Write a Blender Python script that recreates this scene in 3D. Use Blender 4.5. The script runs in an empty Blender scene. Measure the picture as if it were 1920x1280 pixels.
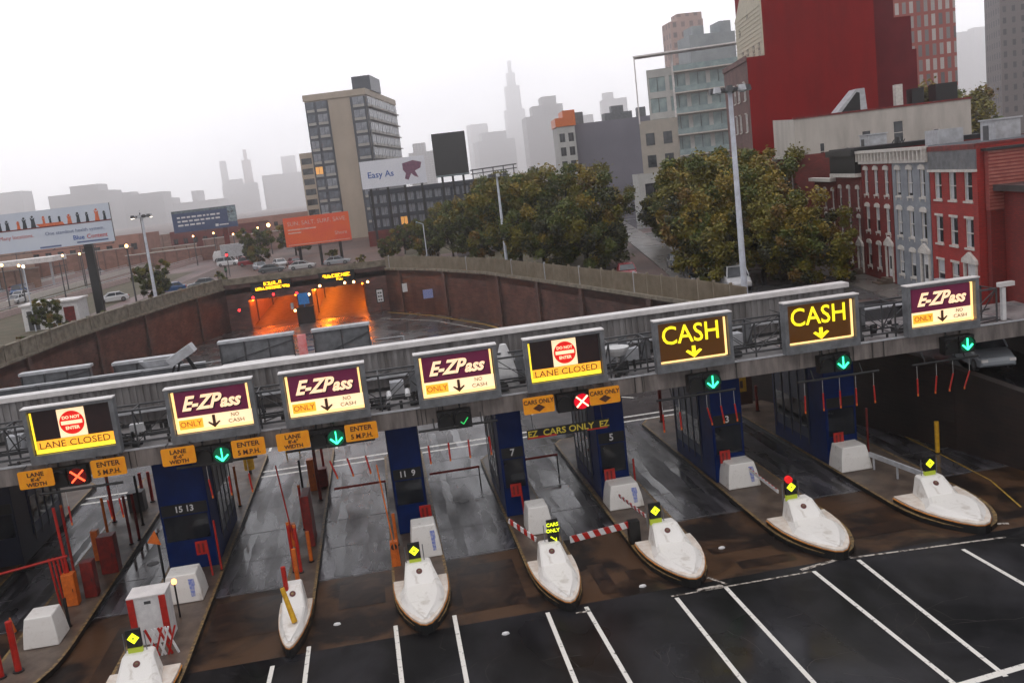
import bpy, math, random
from mathutils import Vector, Matrix
from mathutils.geometry import tessellate_polygon
R=math.radians
random.seed(7)
sc=bpy.context.scene
C=sc.collection
# ---------------------------------------------------------------- camera
CAMZ=17.0; FOC=1800.0
def _n(v): v=Vector(v); return v.normalized()
YC=_n((-271,-274,FOC)); ZC=-_n((.117,1,305.7/FOC)); YC=(YC-ZC*YC.dot(ZC)).normalized()
XC=YC.cross(ZC)
if XC.x<0: XC=-XC
# rows: world axes written in camera space (x right, y down, z forward)
cr=Vector((XC.x,YC.x,ZC.x)); cd=Vector((XC.y,YC.y,ZC.y)); cf=Vector((XC.z,YC.z,ZC.z))
cam=bpy.data.cameras.new('camera'); co=bpy.data.objects.new('camera',cam); C.objects.link(co)
cam.sensor_width=36; cam.lens=36*FOC/1920; cam.clip_end=9000; cam.clip_start=.5
up=-cd; bk=-cf
co.matrix_world=Matrix(((cr.x,up.x,bk.x,0),(cr.y,up.y,bk.y,0),(cr.z,up.z,bk.z,CAMZ),(0,0,0,1)))
sc.camera=co
def at(px,py,Y):
    r=cr*(px-960)+cd*(py-640)+cf*FOC
    return r*(Y/r.y)+Vector((0,0,CAMZ))
# ---------------------------------------------------------------- world, sun, exposure
w=bpy.data.worlds.new('World'); sc.world=w; w.use_nodes=True
nt=w.node_tree; nt.nodes.clear()
N=nt.nodes.new; L=nt.links.new
out=N('ShaderNodeOutputWorld'); bg=N('ShaderNodeBackground'); sky=N('ShaderNodeTexSky')
sky.sky_type='NISHITA'; sky.sun_disc=False; sky.sun_elevation=R(48); sky.sun_rotation=R(200); sky.air_density=1; sky.dust_density=4
tc=N('ShaderNodeTexCoord'); mp=N('ShaderNodeMapping'); mp.inputs['Scale'].default_value=(1.2,1.2,4)
no=N('ShaderNodeTexNoise'); no.inputs['Scale'].default_value=2.2; no.inputs['Detail'].default_value=4; no.inputs['Roughness'].default_value=.55
cr_=N('ShaderNodeValToRGB'); cr_.color_ramp.elements[0].position=.3; cr_.color_ramp.elements[0].color=(.76,.76,.81,1)
cr_.color_ramp.elements[1].position=.62; cr_.color_ramp.elements[1].color=(1.0,.99,1.01,1)
# overcast sky with its brighter band low in the north, duller overhead
sz=N('ShaderNodeSeparateXYZ'); ez=N('ShaderNodeValToRGB'); ez.color_ramp.interpolation='B_SPLINE'
for q_,v_ in ((.0,1.5),(.2,1.3),(.42,.27),(.62,.3),(.85,.72),(1,.8)):
    e_=ez.color_ramp.elements.new(q_) if q_ not in (0,1) else ez.color_ramp.elements[int(q_)]
    e_.color=(v_,v_,v_,1)
ey=N('ShaderNodeMapRange'); ey.inputs[1].default_value=-.5; ey.inputs[2].default_value=.4; ey.inputs[3].default_value=12; ey.inputs[4].default_value=24.0
em=N('ShaderNodeMath'); em.operation='MULTIPLY'; vm=N('ShaderNodeVectorMath'); vm.operation='SCALE'
mx=N('ShaderNodeMix'); mx.data_type='RGBA'; mx.inputs[0].default_value=.93
L(tc.outputs['Generated'],mp.inputs[0]); L(mp.outputs[0],no.inputs[0]); L(no.outputs[0],cr_.inputs[0])
L(tc.outputs['Generated'],sz.inputs[0]); L(sz.outputs[2],ez.inputs[0]); L(sz.outputs[1],ey.inputs[0]); L(ez.outputs[0],em.inputs[0]); L(ey.outputs[0],em.inputs[1])
L(cr_.outputs[0],vm.inputs[0]); L(em.outputs[0],vm.inputs['Scale'])
L(sky.outputs[0],mx.inputs[6]); L(vm.outputs[0],mx.inputs[7]); L(mx.outputs[2],bg.inputs[0])
bg.inputs[1].default_value=.1; L(bg.outputs[0],out.inputs[0])
sl=bpy.data.lights.new('sun','SUN'); sl.energy=.5; sl.angle=R(22); sl.color=(1,.97,.92)
so=bpy.data.objects.new('sun',sl); C.objects.link(so); so.rotation_euler=(R(42),0,R(-20))
sc.view_settings.view_transform='Standard'; sc.view_settings.look='None'; sc.view_settings.exposure=0; sc.view_settings.gamma=1
sc.render.engine='CYCLES'; sc.cycles.max_bounces=6; sc.cycles.volume_bounces=3; sc.cycles.use_denoising=True
sc.cycles.sample_clamp_indirect=6
# ---------------------------------------------------------------- materials
MATS={}
def mat(name,col,rough=.6,metal=0,col2=None,scale=3.,rough2=None,bump=0,kind='noise',emit=None,es=1,dist=.0,stretch=None,thr=(.35,.65),spec=None,detail=5):
    if name in MATS: return MATS[name]
    m=bpy.data.materials.new(name); m.use_nodes=True; t=m.node_tree; b=t.nodes['Principled BSDF']
    c4=lambda c:(c[0],c[1],c[2],1)
    b.inputs['Base Color'].default_value=c4(col); b.inputs['Roughness'].default_value=rough; b.inputs['Metallic'].default_value=metal
    if spec is not None: b.inputs['Specular IOR Level'].default_value=spec
    n=t.nodes.new; l=t.links.new
    if col2 is None: col2=tuple(c*.72 for c in col)
    if emit is None:
        tc=n('ShaderNodeTexCoord'); mp=n('ShaderNodeMapping'); l(tc.outputs['Object'],mp.inputs[0])
        if stretch: mp.inputs['Scale'].default_value=stretch
        no=n('ShaderNodeTexNoise'); no.inputs['Scale'].default_value=scale; no.inputs['Detail'].default_value=detail; no.inputs['Roughness'].default_value=.6; no.inputs['Distortion'].default_value=dist
        l(mp.outputs[0],no.inputs[0])
        r=n('ShaderNodeValToRGB'); r.color_ramp.elements[0].position=thr[0]; r.color_ramp.elements[1].position=thr[1]
        r.color_ramp.elements[0].color=c4(col); r.color_ramp.elements[1].color=c4(col2); l(no.outputs[0],r.inputs[0]); l(r.outputs[0],b.inputs['Base Color'])
        if rough2 is not None:
            n2=n('ShaderNodeTexNoise'); n2.inputs['Scale'].default_value=scale*.37; n2.inputs['Detail'].default_value=4; l(mp.outputs[0],n2.inputs[0])
            mr=n('ShaderNodeMapRange'); mr.inputs[1].default_value=.35; mr.inputs[2].default_value=.65; mr.inputs[3].default_value=rough; mr.inputs[4].default_value=rough2
            l(n2.outputs[0],mr.inputs[0]); l(mr.outputs[0],b.inputs['Roughness'])
        if bump:
            bp=n('ShaderNodeBump'); bp.inputs['Strength'].default_value=bump; bp.inputs['Distance'].default_value=.02
            n3=n('ShaderNodeTexNoise'); n3.inputs['Scale'].default_value=scale*9; l(mp.outputs[0],n3.inputs[0]); l(n3.outputs[0],bp.inputs['Height']); l(bp.outputs[0],b.inputs['Normal'])
    else:
        b.inputs['Emission Color'].default_value=c4(emit); b.inputs['Emission Strength'].default_value=es
    MATS[name]=m; return m
def brick(name,c1,c2,mortar,sx=1.,rot=False,rough=.75,bw=.22,bh=.075,dirt=.35):
    if name in MATS: return MATS[name]
    m=bpy.data.materials.new(name); m.use_nodes=True; t=m.node_tree; b=t.nodes['Principled BSDF']; n=t.nodes.new; l=t.links.new
    tc=n('ShaderNodeTexCoord'); sp=n('ShaderNodeSeparateXYZ'); l(tc.outputs['Object'],sp.inputs[0])
    ad=n('ShaderNodeMath'); ad.operation='ADD'; l(sp.outputs[0],ad.inputs[0]); l(sp.outputs[1],ad.inputs[1])
    cb=n('ShaderNodeCombineXYZ'); l(ad.outputs[0],cb.inputs[0]); l(sp.outputs[2],cb.inputs[1])
    br=n('ShaderNodeTexBrick'); l(cb.outputs[0],br.inputs[0]); br.inputs['Scale'].default_value=1
    br.inputs['Brick Width'].default_value=bw*sx; br.inputs['Row Height'].default_value=bh*sx; br.inputs['Mortar Size'].default_value=.009*sx; br.inputs['Mortar Smooth'].default_value=.3
    br.inputs['Color1'].default_value=(*c1,1); br.inputs['Color2'].default_value=(*c2,1); br.inputs['Mortar'].default_value=(*mortar,1)
    no=n('ShaderNodeTexNoise'); no.inputs['Scale'].default_value=.55; no.inputs['Detail'].default_value=6; l(tc.outputs['Object'],no.inputs[0])
    mr=n('ShaderNodeMapRange'); mr.inputs[1].default_value=.35; mr.inputs[2].default_value=.7; mr.inputs[3].default_value=1; mr.inputs[4].default_value=1-dirt; l(no.outputs[0],mr.inputs[0])
    mm=n('ShaderNodeMix'); mm.data_type='RGBA'; mm.blend_type='MULTIPLY'; mm.inputs[0].default_value=1; l(br.outputs[0],mm.inputs[6]); l(mr.outputs[0],mm.inputs[7])
    l(mm.outputs[2],b.inputs['Base Color']); b.inputs['Roughness'].default_value=rough
    MATS[name]=m; return m
# ---------------------------------------------------------------- mesh builder
CH={}
class MB:
    def __init__(s): s.v=[]; s.f=[]; s.m=[]
    def face(s,ids,m=0): s.f.append(ids); s.m.append(m)
    def quad(s,a,b,c,d,m=0):
        k=len(s.v); s.v+=[tuple(a),tuple(b),tuple(c),tuple(d)]; s.face((k,k+1,k+2,k+3),m)
    def poly(s,pts,m=0):
        k=len(s.v); s.v+=[tuple(p) for p in pts]; s.face(tuple(range(k,k+len(pts))),m)
    def box(s,x0,x1,y0,y1,z0,z1,m=0,T=None,taper=0):
        k=len(s.v); c=[]
        for z,t in ((z0,0),(z1,taper)):
            c+=[(x0+t,y0+t,z),(x1-t,y0+t,z),(x1-t,y1-t,z),(x0+t,y1-t,z)]
        if T is not None: c=[tuple(T@Vector(p)) for p in c]
        s.v+=c
        for f in ((0,3,2,1),(4,5,6,7),(0,1,5,4),(1,2,6,5),(2,3,7,6),(3,0,4,7)): s.face(tuple(k+i for i in f),m)
    def bar(s,p,q,w,h=None,m=0):
        p=Vector(p); q=Vector(q); h=h or w; d=(q-p).normalized()
        a=d.cross(Vector((0,0,1)))
        if a.length<.01: a=Vector((1,0,0))
        a.normalize(); b=a.cross(d).normalized(); k=len(s.v)
        for o in (p,q):
            for i,j in ((-1,-1),(1,-1),(1,1),(-1,1)): s.v.append(tuple(o+a*i*w/2+b*j*h/2))
        for f in ((0,1,2,3),(7,6,5,4),(0,4,5,1),(1,5,6,2),(2,6,7,3),(3,7,4,0)): s.face(tuple(k+i for i in f),m)
    def tube(s,p,q,r0,r1=None,n=8,m=0,caps=True):
        p=Vector(p); q=Vector(q); r1=r0 if r1 is None else r1; d=(q-p).normalized()
        a=d.cross(Vector((0,0,1)))
        if a.length<.01: a=Vector((1,0,0))
        a.normalize(); b=d.cross(a).normalized(); k=len(s.v)
        for o,r in ((p,r0),(q,r1)):
            for i in range(n):
                t=2*math.pi*i/n; s.v.append(tuple(o+(a*math.cos(t)+b*math.sin(t))*r))
        for i in range(n): j=(i+1)%n; s.face((k+i,k+j,k+n+j,k+n+i),m)
        if caps: s.face(tuple(k+i for i in reversed(range(n))),m); s.face(tuple(k+n+i for i in range(n)),m)
    def prism(s,pts,z0,z1,m=0,mtop=None,mside=None):
        n=len(pts); k=len(s.v); s.v+=[(x,y,z0) for x,y in pts]+[(x,y,z1) for x,y in pts]
        tri=tessellate_polygon([[Vector((x,y,0)) for x,y in pts]])
        for t in tri:
            a,b,c=[Vector((pts[i][0],pts[i][1])) for i in t]
            if (b-a).cross(c-a)<0: t=(t[0],t[2],t[1])
            s.face(tuple(k+n+i for i in t),m if mtop is None else mtop); s.face(tuple(k+i for i in reversed(t)),m)
        ar=sum(pts[i][0]*pts[(i+1)%n][1]-pts[(i+1)%n][0]*pts[i][1] for i in range(n))
        for i in range(n):
            j=(i+1)%n; f=(k+i,k+j,k+n+j,k+n+i)
            s.face(f if ar>0 else f[::-1],m if mside is None else mside)
    def loft(s,rings,m=0,cap=True):
        n=len(rings[0]); k=len(s.v)
        for r in rings: s.v+=[tuple(p) for p in r]
        for a in range(len(rings)-1):
            for i in range(n):
                j=(i+1)%n; s.face((k+a*n+i,k+a*n+j,k+(a+1)*n+j,k+(a+1)*n+i),m)
        if cap: s.face(tuple(k+i for i in reversed(range(n))),m); s.face(tuple(k+(len(rings)-1)*n+i for i in range(n)),m)
    def text(s,st,x,y,z,size,m=0,shear=0,bold=0,sx=1,align='CENTER',ext=.006,face='-y'):
        me=textmesh(st,size,shear,bold,align,ext); k=len(s.v)
        for v in me.vertices:
            c=v.co
            if face=='-y': s.v.append((x+c.x*sx,y-c.z,z+c.y))
            else: s.v.append((x+c.x*sx,y+c.y,z+c.z))
        for p in me.polygons: s.face(tuple(k+i for i in p.vertices),m)
    def build(s,name,mats,parent=None,world=None,smooth=False,bevel=0):
        if not isinstance(mats,(list,tuple)): mats=[mats]
        me=bpy.data.meshes.new(name); vs=s.v
        if world is not None: vs=[(a-world[0],b-world[1],c-world[2]) for a,b,c in vs]
        me.from_pydata(vs,[],s.f); me.update()
        for m in mats: me.materials.append(m)
        me.polygons.foreach_set('material_index',s.m)
        if smooth: me.polygons.foreach_set('use_smooth',[True]*len(s.f))
        o=bpy.data.objects.new(name,me); C.objects.link(o)
        if parent is not None: o.parent=parent; CH.setdefault(parent.name,[]).append(o)
        elif world is not None: o.location=world
        if bevel:
            b=o.modifiers.new('bevel','BEVEL'); b.width=bevel; b.segments=2; b.limit_method='ANGLE'
        return o
_tx={}
def textmesh(st,size,shear,bold,align,ext):
    key=(st,size,shear,bold,align,ext)
    if key not in _tx:
        cu=bpy.data.curves.new('lettering','FONT'); cu.body=st; cu.size=size; cu.shear=shear; cu.offset=bold; cu.extrude=ext
        cu.align_x=align; cu.align_y='CENTER'; cu.resolution_u=3
        o=bpy.data.objects.new('lettering',cu); _tx[key]=bpy.data.meshes.new_from_object(o); bpy.data.objects.remove(o)
    return _tx[key]
def tag(o,label,cat,group=None,kind=None):
    if label: o['label']=label
    if cat: o['category']=cat; o['kind']='thing'
    if group: o['group']=group
    if kind: o['kind']=kind
    return o
def thing(name,label,cat,loc=(0,0,0),rz=0,group=None):
    o=bpy.data.objects.new(name,None); C.objects.link(o); o.location=loc; o.rotation_euler=(0,0,rz); o.empty_display_size=.3
    return tag(o,label,cat,group)
def struct(name,mb,mats,kind='structure'):
    o=mb.build(name,mats); o['kind']=kind; return o
def dup(src,loc,rz=0,label=None,scale=None,group=None,mats=None):
    r=src.copy(); C.objects.link(r); r.location=loc; r.rotation_euler=(0,0,rz)
    if scale: r.scale=scale
    if label: r['label']=label
    if group: r['group']=group
    kids=[k for k in KIDS(src)]
    for ch in kids:
        c=ch.copy(); C.objects.link(c); c.parent=r; CH.setdefault(r.name,[]).append(c)
        for g in KIDS(ch):
            d=g.copy(); C.objects.link(d); d.parent=c; CH.setdefault(c.name,[]).append(d)
    return r
def KIDS(o): return list(CH.get(o.name,[]))
def cp(o,parent,loc,rz=0,label=None):
    c=o.copy(); C.objects.link(c); c.parent=parent; CH.setdefault(parent.name,[]).append(c); c.location=loc; c.rotation_euler=(0,0,rz)
    if label: c['label']=label
    for g in KIDS(o):
        d=g.copy(); C.objects.link(d); d.parent=c; CH.setdefault(c.name,[]).append(d)
    return c
#MATERIALS
M=dict(
 asph=mat('wet_asphalt',(.004,.004,.005),.1,col2=(.026,.025,.029),spec=.15,rough2=.85,scale=.26,bump=.25,dist=.4,thr=(.42,.66),detail=12,stretch=(1,.6,1)),
 road=mat('wet_road',(.035,.032,.034),.12,col2=(.07,.062,.062),rough2=.42,scale=.6,bump=.2,dist=.8),
 slab=mat('wet_lane_concrete',(.09,.085,.097),.05,col2=(.01,.009,.01),rough2=.5,scale=.6,bump=.18,dist=.5,stretch=(1.7,.5,1),thr=(.38,.6),detail=10),
 apron=mat('apron_concrete',(.07,.036,.019),.3,spec=.25,col2=(.01,.006,.005),rough2=.55,scale=.36,bump=.25,dist=.5,thr=(.44,.58),detail=11),
 joint=mat('joint_line',(.16,.15,.15),.5,col2=(.05,.05,.05),scale=3),
 paint=mat('road_paint',(.74,.71,.66),.45,col2=(.1,.09,.085),scale=5,thr=(.57,.68),detail=9),
 wornpaint=mat('worn_road_paint',(.5,.45,.4),.5,col2=(.06,.045,.035),scale=5,thr=(.48,.56)),
 ypaint=mat('yellow_road_paint',(.5,.3,.03),.5,col2=(.2,.12,.03),scale=4),
 isl=mat('island_concrete',(.14,.1,.075),.35,col2=(.06,.042,.033),rough2=.6,scale=1.1,bump=.3),
 kerb=mat('kerb_edge',(.3,.19,.07),.5,col2=(.06,.04,.025),scale=5),
 blackband=mat('black_base_band',(.008,.008,.009),.5),  # flat black for bullnose bases and island sides
 white=mat('white_nose_paint',(.76,.73,.7),.45,col2=(.36,.3,.24),scale=2.2,bump=.15,thr=(.54,.86),detail=9,dist=.6),
 ledge=mat('white_ledge_paint',(.72,.66,.6),.5,col2=(.6,.5,.42),scale=2.4),
 orangerim=mat('orange_rim',(.75,.28,.03),.5,col2=(.4,.16,.04),scale=6),
 blue=mat('booth_blue',(.0005,.017,.11),.5,col2=(.0005,.009,.055),scale=1.2,thr=(.4,.75),spec=.2),
 bluegrey=mat('booth_side_panel',(.035,.045,.07),.35,col2=(.004,.015,.07),scale=1.2,stretch=(1,3,.3),spec=.3),
 boothglass=mat('booth_glass',(.01,.012,.016),.08,col2=(.02,.024,.03),scale=1),
 grey=mat('galvanised_grey',(.2,.205,.22),.45,col2=(.12,.125,.135),scale=2,metal=.2),
 lgrey=mat('light_grey_metal',(.5,.51,.54),.4,col2=(.36,.36,.38),scale=2.2),
 fascia=mat('fascia_concrete',(.25,.215,.2),.6,col2=(.1,.085,.08),scale=1.4,stretch=(1.6,1,.25),bump=.15),
 deck=mat('canopy_deck',(.3,.28,.28),.5,col2=(.09,.085,.09),scale=1.1,rough2=.25,thr=(.4,.75)),
 siding=mat('ribbed_siding',(.27,.255,.255),.5,col2=(.12,.11,.108),scale=1.3,stretch=(1.5,1,.15)),
 cap=mat('white_coping',(.78,.74,.73),.4,col2=(.6,.57,.56),scale=1.3),
 dark=mat('dark_steel',(.02,.02,.022),.45),
 dgrey=mat('dark_grey',(.07,.07,.075),.5),
 red=mat('red_paint',(.5,.02,.012),.4,col2=(.34,.015,.01),scale=5),
 dred=mat('dark_red_paint',(.22,.014,.01),.45,col2=(.09,.01,.01),scale=3),
 orange=mat('orange_paint',(.72,.17,.02),.4,col2=(.5,.1,.015),scale=4),
 yellow=mat('yellow_paint',(.75,.42,.02),.45,col2=(.55,.28,.015),scale=4),
 whitep=mat('white_paint',(.75,.74,.74),.45,col2=(.6,.59,.6),scale=3),
 black=mat('matt_black',(.006,.006,.007),.5),
 signface=mat('dark_sign_face',(.02,.008,.01),.35,col2=(.03,.012,.012),scale=1.5),
 maroonface=mat('maroon_panel',(.09,.006,.03),.4,emit=(.16,.006,.055),es=.36),
 cream=mat('lit_cream_panel',(.8,.65,.45),.5,emit=(1,.72,.42),es=.95),
 creamedge=mat('lit_cream_edge',(.8,.6,.3),.5,emit=(1,.62,.22),es=1.3),
 litorange=mat('lit_orange_panel',(.8,.4,.05),.5,emit=(1,.42,.02),es=.95),
 lityellow=mat('lit_yellow_band',(.8,.6,.05),.5,emit=(1,.72,.03),es=1.25),
 shadebrick=brick('shade_dark_brick',(.03,.016,.013),(.018,.011,.01),(.028,.02,.018),sx=3.,dirt=.6,rough=.7),  # brick with the canopy's shade put into its colour, for the right-hand walls
 sodium2=mat('sodium_tube_dim',(1,.35,.05),.5,emit=(1,.16,.008),es=27),
 litwhite=mat('lit_white_panel',(.8,.7,.5),.5,emit=(1,.78,.5),es=.9),
 litred=mat('lit_red_disc',(.6,.01,.005),.5,emit=(.8,.008,.006),es=.7),
 cashyel=mat('neon_yellow',(.8,.7,.03),.5,emit=(1,.78,.01),es=1.15),
 logo=mat('lit_logo_letters',(.8,.6,.4),.5,emit=(1,.66,.4),es=.95),
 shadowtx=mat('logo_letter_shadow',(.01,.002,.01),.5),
 osign=mat('orange_sign_sheeting',(.95,.38,.008),.45,col2=(.9,.3,.006),scale=3),
 brownt=mat('brown_lettering',(.09,.025,.01),.5),
 green=mat('green_signal',(0,.8,.3),.5,emit=(.05,1,.42),es=3.2),
 greendim=mat('dim_green_signal',(0,.3,.1),.5,emit=(.05,.8,.15),es=.8),
 greenglow=mat('green_lens',(.0,.05,.03),.3,emit=(0,.12,.05),es=.5),
 redsig=mat('red_signal',(.8,.05,.02),.5,emit=(1,.09,.03),es=3.),
 redhot=mat('hot_red_signal',(.9,.5,.4),.5,emit=(1,.5,.3),es=3.),
 redglow=mat('red_lens',(.2,.0,.0),.3,emit=(.8,.0,.02),es=.9),
 redglow2=mat('dim_red_lens',(.04,.0,.0),.3,emit=(.12,.0,.0),es=.6),
 lime=mat('lime_diamond',(.7,.8,.02),.5,emit=(.85,1,.02),es=1.2),
 limed=mat('dull_lime_plate',(.3,.36,.03),.5,emit=(.35,.42,.02),es=.35),
 emblem=mat('dark_red_emblem',(.12,.012,.012),.5),
 bluetag=mat('blue_notice',(.15,.2,.55),.5,col2=(.4,.42,.6),scale=9,thr=(.4,.6)),
 clear=mat('clear_tube',(.5,.5,.5),.3),
 lampw=mat('warm_lamp',(1,.8,.5),.5,emit=(1,.5,.18),es=9),
 lampc=mat('white_lamp',(1,.9,.8),.5,emit=(1,.86,.66),es=9),
 redlamp=mat('red_lamp',(.8,.02,.02),.5,emit=(1,.025,.03),es=5),
 ledy=mat('led_amber',(1,.7,.02),.5,emit=(1,.55,.01),es=2.6),
 sodium=mat('sodium_tube',(1,.4,.05),.5,emit=(1,.22,.012),es=46),
 tile=mat('tunnel_tile',(.65,.5,.35),.25,col2=(.5,.38,.26),scale=1),
 pole=mat('pole_paint',(.66,.69,.78),.4,col2=(.5,.52,.58),scale=2),
 bpole=mat('black_pole',(.012,.012,.014),.5),
 glass=mat('window_glass',(.02,.024,.03),.08,col2=(.06,.065,.075),scale=.7,detail=2),
 pglass=mat('pale_glass',(.3,.38,.38),.12,col2=(.18,.24,.25),scale=.6),
 curtain=mat('curtain',(.5,.5,.52),.8),
 trim=mat('white_trim',(.66,.62,.58),.6,col2=(.5,.46,.42),scale=4),
 roof=mat('tar_roof',(.03,.03,.032),.4,col2=(.06,.06,.065),rough2=.2,scale=.6),
 trunk=mat('bark',(.05,.04,.03),.9,col2=(.025,.02,.015),scale=6),
 grass=mat('verge_ground',(.06,.06,.03),.9,col2=(.12,.09,.06),scale=.5,bump=.5),
 pave=mat('pavement',(.16,.145,.135),.4,col2=(.1,.09,.085),scale=.6,rough2=.25),
 ground=mat('city_ground',(.075,.05,.045),.6,col2=(.14,.085,.07),scale=.06,spec=.2,detail=8),
 parapet=mat('weathered_parapet',(.27,.23,.18),.8,col2=(.13,.11,.08),scale=1.3,bump=.3),
 fencet=mat('tan_fence',(.3,.25,.19),.6,col2=(.22,.18,.13),scale=1),
 wallbrick=brick('wet_wall_brick',(.13,.058,.048),(.045,.022,.021),(.1,.07,.06),sx=3.,dirt=.7,rough=.5),
 pilaster=mat('pilaster_brick',(.11,.06,.05),.6,col2=(.06,.035,.03),scale=2),
 orangew=mat('lit_window_warm',(.6,.3,.1),.5,emit=(1,.45,.1),es=.55),
)
#---------------------------------------------------------------- SETTING: ground, roads
LW=[(-35,-100),(-35,40),(-34.5,70),(-33.3,87.4),(-31.8,102.7),(-29.4,114.5),(-26.1,128.9),(-22,142)]
RW=[(1,142),(7,130.5),(12.7,115.5),(15.5,104),(17.9,93.3),(20.8,80.2),(23,70),(24.2,62)]
CE=[(34,60),(34.6,54),(34.7,46),(34.8,38),(34.8,20),(34.8,-100)]
RM=[(24.2,62,6),(27.0,54,5.0),(29.2,46,3.9),(30.5,38,3.0),(31.2,20,1.6),(31.4,-60,1.0)]
mb=MB(); mb.prism([(-2600,-100)]+LW+RW+CE+[(2600,-100),(2600,4700),(-2600,4700)],5.2,6.0,mside=1)
struct('city_ground',mb,[M['ground'],M['wallbrick']])
mb=MB()
for i in range(5):
    a,b=RM[i],RM[i+1]; c=CE[i]; d=CE[i+1]; mb.quad((a[0],a[1],a[2]-.02),(b[0],b[1],b[2]-.02),(d[0]+.3,d[1],b[2]-.02),(c[0]+.3,c[1],a[2]-.02))
struct('ramp_road',mb,M['asph'])
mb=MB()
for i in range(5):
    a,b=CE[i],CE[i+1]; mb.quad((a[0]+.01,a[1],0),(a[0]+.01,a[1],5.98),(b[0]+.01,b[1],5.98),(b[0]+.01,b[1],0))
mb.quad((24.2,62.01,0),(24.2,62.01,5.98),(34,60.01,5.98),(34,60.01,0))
w_=mb.build('embankment_wall',M['shadebrick']); tag(w_,'brick embankment under the row house street, right of the ramp','wall')
mb=MB(); mb.quad((-60,-100,0),(70,-100,0),(70,150,0),(-60,150,0)); struct('plaza_road',mb,M['road'])
mb=MB(); mb.quad((-35,-60,.004),(43,-60,.004),(43,35.6,.004),(-35,35.6,.004)); struct('approach_asphalt',mb,M['asph'])
mb=MB(); mb.quad((-35,35.6,.004),(43,35.6,.004),(43,42.5,.004),(-35,42.5,.004)); struct('apron_slab',mb,M['apron'])
mb=MB(); mb.quad((-35,42.5,.004),(43,42.5,.004),(43,61.5,.004),(-35,61.5,.004)); struct('lane_slabs',mb,M['slab'])
mb=MB()
for yy in (42.6,46.5,50.6,54.8,58.9):
    mb.quad((-34,yy,.009),(42,yy,.009),(42,yy+.07,.009),(-34,yy+.07,.009))
for yy in (61.4,62.6): mb.quad((-34,yy,.009),(30,yy,.009),(30,yy+.3,.009),(-34,yy+.3,.009),1)
struct('slab_joints',mb,[M['joint'],M['paint']])
# lane lines on the approach asphalt (each painted line its own ground marking, gathered as road paint)
mb=MB()
def line(x0,y0,x1,y1,wd,m=0,z=.009):
    a=Vector((x1-x0,y1-y0,0)).normalized(); n_=Vector((-a.y,a.x,0))*wd/2
    mb.quad((x0-n_.x,y0-n_.y,z),(x0+n_.x,y0+n_.y,z),(x1+n_.x,y1+n_.y,z),(x1-n_.x,y1-n_.y,z),m)
for a in [(-1.25,36.6,-.9,20),(1.13,36.6,1.0,20),(4.75,35.4,4.6,20),(6.3,35.3,6.6,20),(9.85,34.7,10.0,20),(11.95,34.9,12.0,18),(15.7,34.9,15.9,25.4),(17.8,35.2,17.55,25.5),(22,34.5,22.3,18),(24.3,34,24.5,18),(-4.65,36.1,-4.6,20),(-5.95,35.0,-6.1,22),(-9.4,34,-9.5,20)]: line(*a,.17)
line(15.9,25.5,24,26.6,.28,0,.013); line(9.7,34.9,15.6,34.9,.1,1); line(10.8,35.0,11.9,35.05,.28,1); line(15.3,35.2,17.7,35.7,.2,1)
line(17.6,35.5,24.2,34.9,.12,1); line(5.8,34.9,6.4,34.9,.12,1); line(24.3,36.5,25.2,36.1,.2,1); line(11.6,36.0,12.1,35.1,.12,1)
struct('lane_markings',mb,[M['paint'],M['wornpaint']])
mb=MB()
# exit side lines beyond the canopy and the wall kerb stripe toward the portal
for a in [(1.0,62.9,-1.2,71.5),(9.6,67.2,8.3,76),(14.0,69.8,11.5,78),(17.4,67.8,14.3,71),(-4.5,66,-5,80),(-9.3,68,-9.6,84)]: line(*a,.18,0)
pts=[(-.5,134),(6.5,124),(11.6,110),(14.4,97),(16.6,86),(19,76)]
for i in range(len(pts)-1): line(*pts[i],*pts[i+1],.14,0)
pts=[(.6,139.8),(6.3,129.8),(11.9,114.8),(14.7,103.2)]
for i in range(len(pts)-1): line(*pts[i],*pts[i+1],.35,1,.012)
pts=[(28.3,50),(28.1,45.9),(27.8,41.1),(26.8,37.5)]
for i in range(len(pts)-1): line(*pts[i],*pts[i+1],.08,1,.017)
struct('exit_markings',mb,[M['paint'],M['ypaint']])
# irregular cracks and tyre tracks
mb=MB(); r=random.Random(31)
for k in range(46):
    x=r.uniform(-6,26); y=r.uniform(24,35); a=r.uniform(0,6.28)
    for q in range(r.randint(4,12)):
        x2=x+math.cos(a)*r.uniform(.25,.6); y2=y+math.sin(a)*r.uniform(.25,.6)
        if y2<35.4: line(x,y,x2,y2,r.uniform(.012,.035),0,.0065)
        x,y=x2,y2; a+=r.uniform(-.7,.7)
struct('asphalt_cracks',mb,mat('crack_fill',(.03,.022,.019),.7,col2=(.008,.007,.007),scale=3))
mb=MB()
for cx in (-18.6,-13.3,-7.6,-2.9,2.95,8.1,14,20.4,27.5):
    for s_ in (-.8,.8):
        y=42.8; w0,w1,j0=.22,.2,0
        while y<66:
            a_,b_,j1=r.uniform(.14,.32),r.uniform(.14,.32),r.uniform(-.05,.05); mb.quad((cx+s_-w0+j0,y,.0075),(cx+s_+w1+j0,y,.0075),(cx+s_+b_+j1,y+.9,.0075),(cx+s_-a_+j1,y+.9,.0075)); y+=.9; w0,w1,j0=a_,b_,j1
struct('tyre_tracks',mb,mat('tyre_track_film',(.055,.052,.058),.08,col2=(.012,.011,.012),rough2=.45,scale=.9,stretch=(1.4,.35,1),thr=(.36,.6),detail=10))
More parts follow.
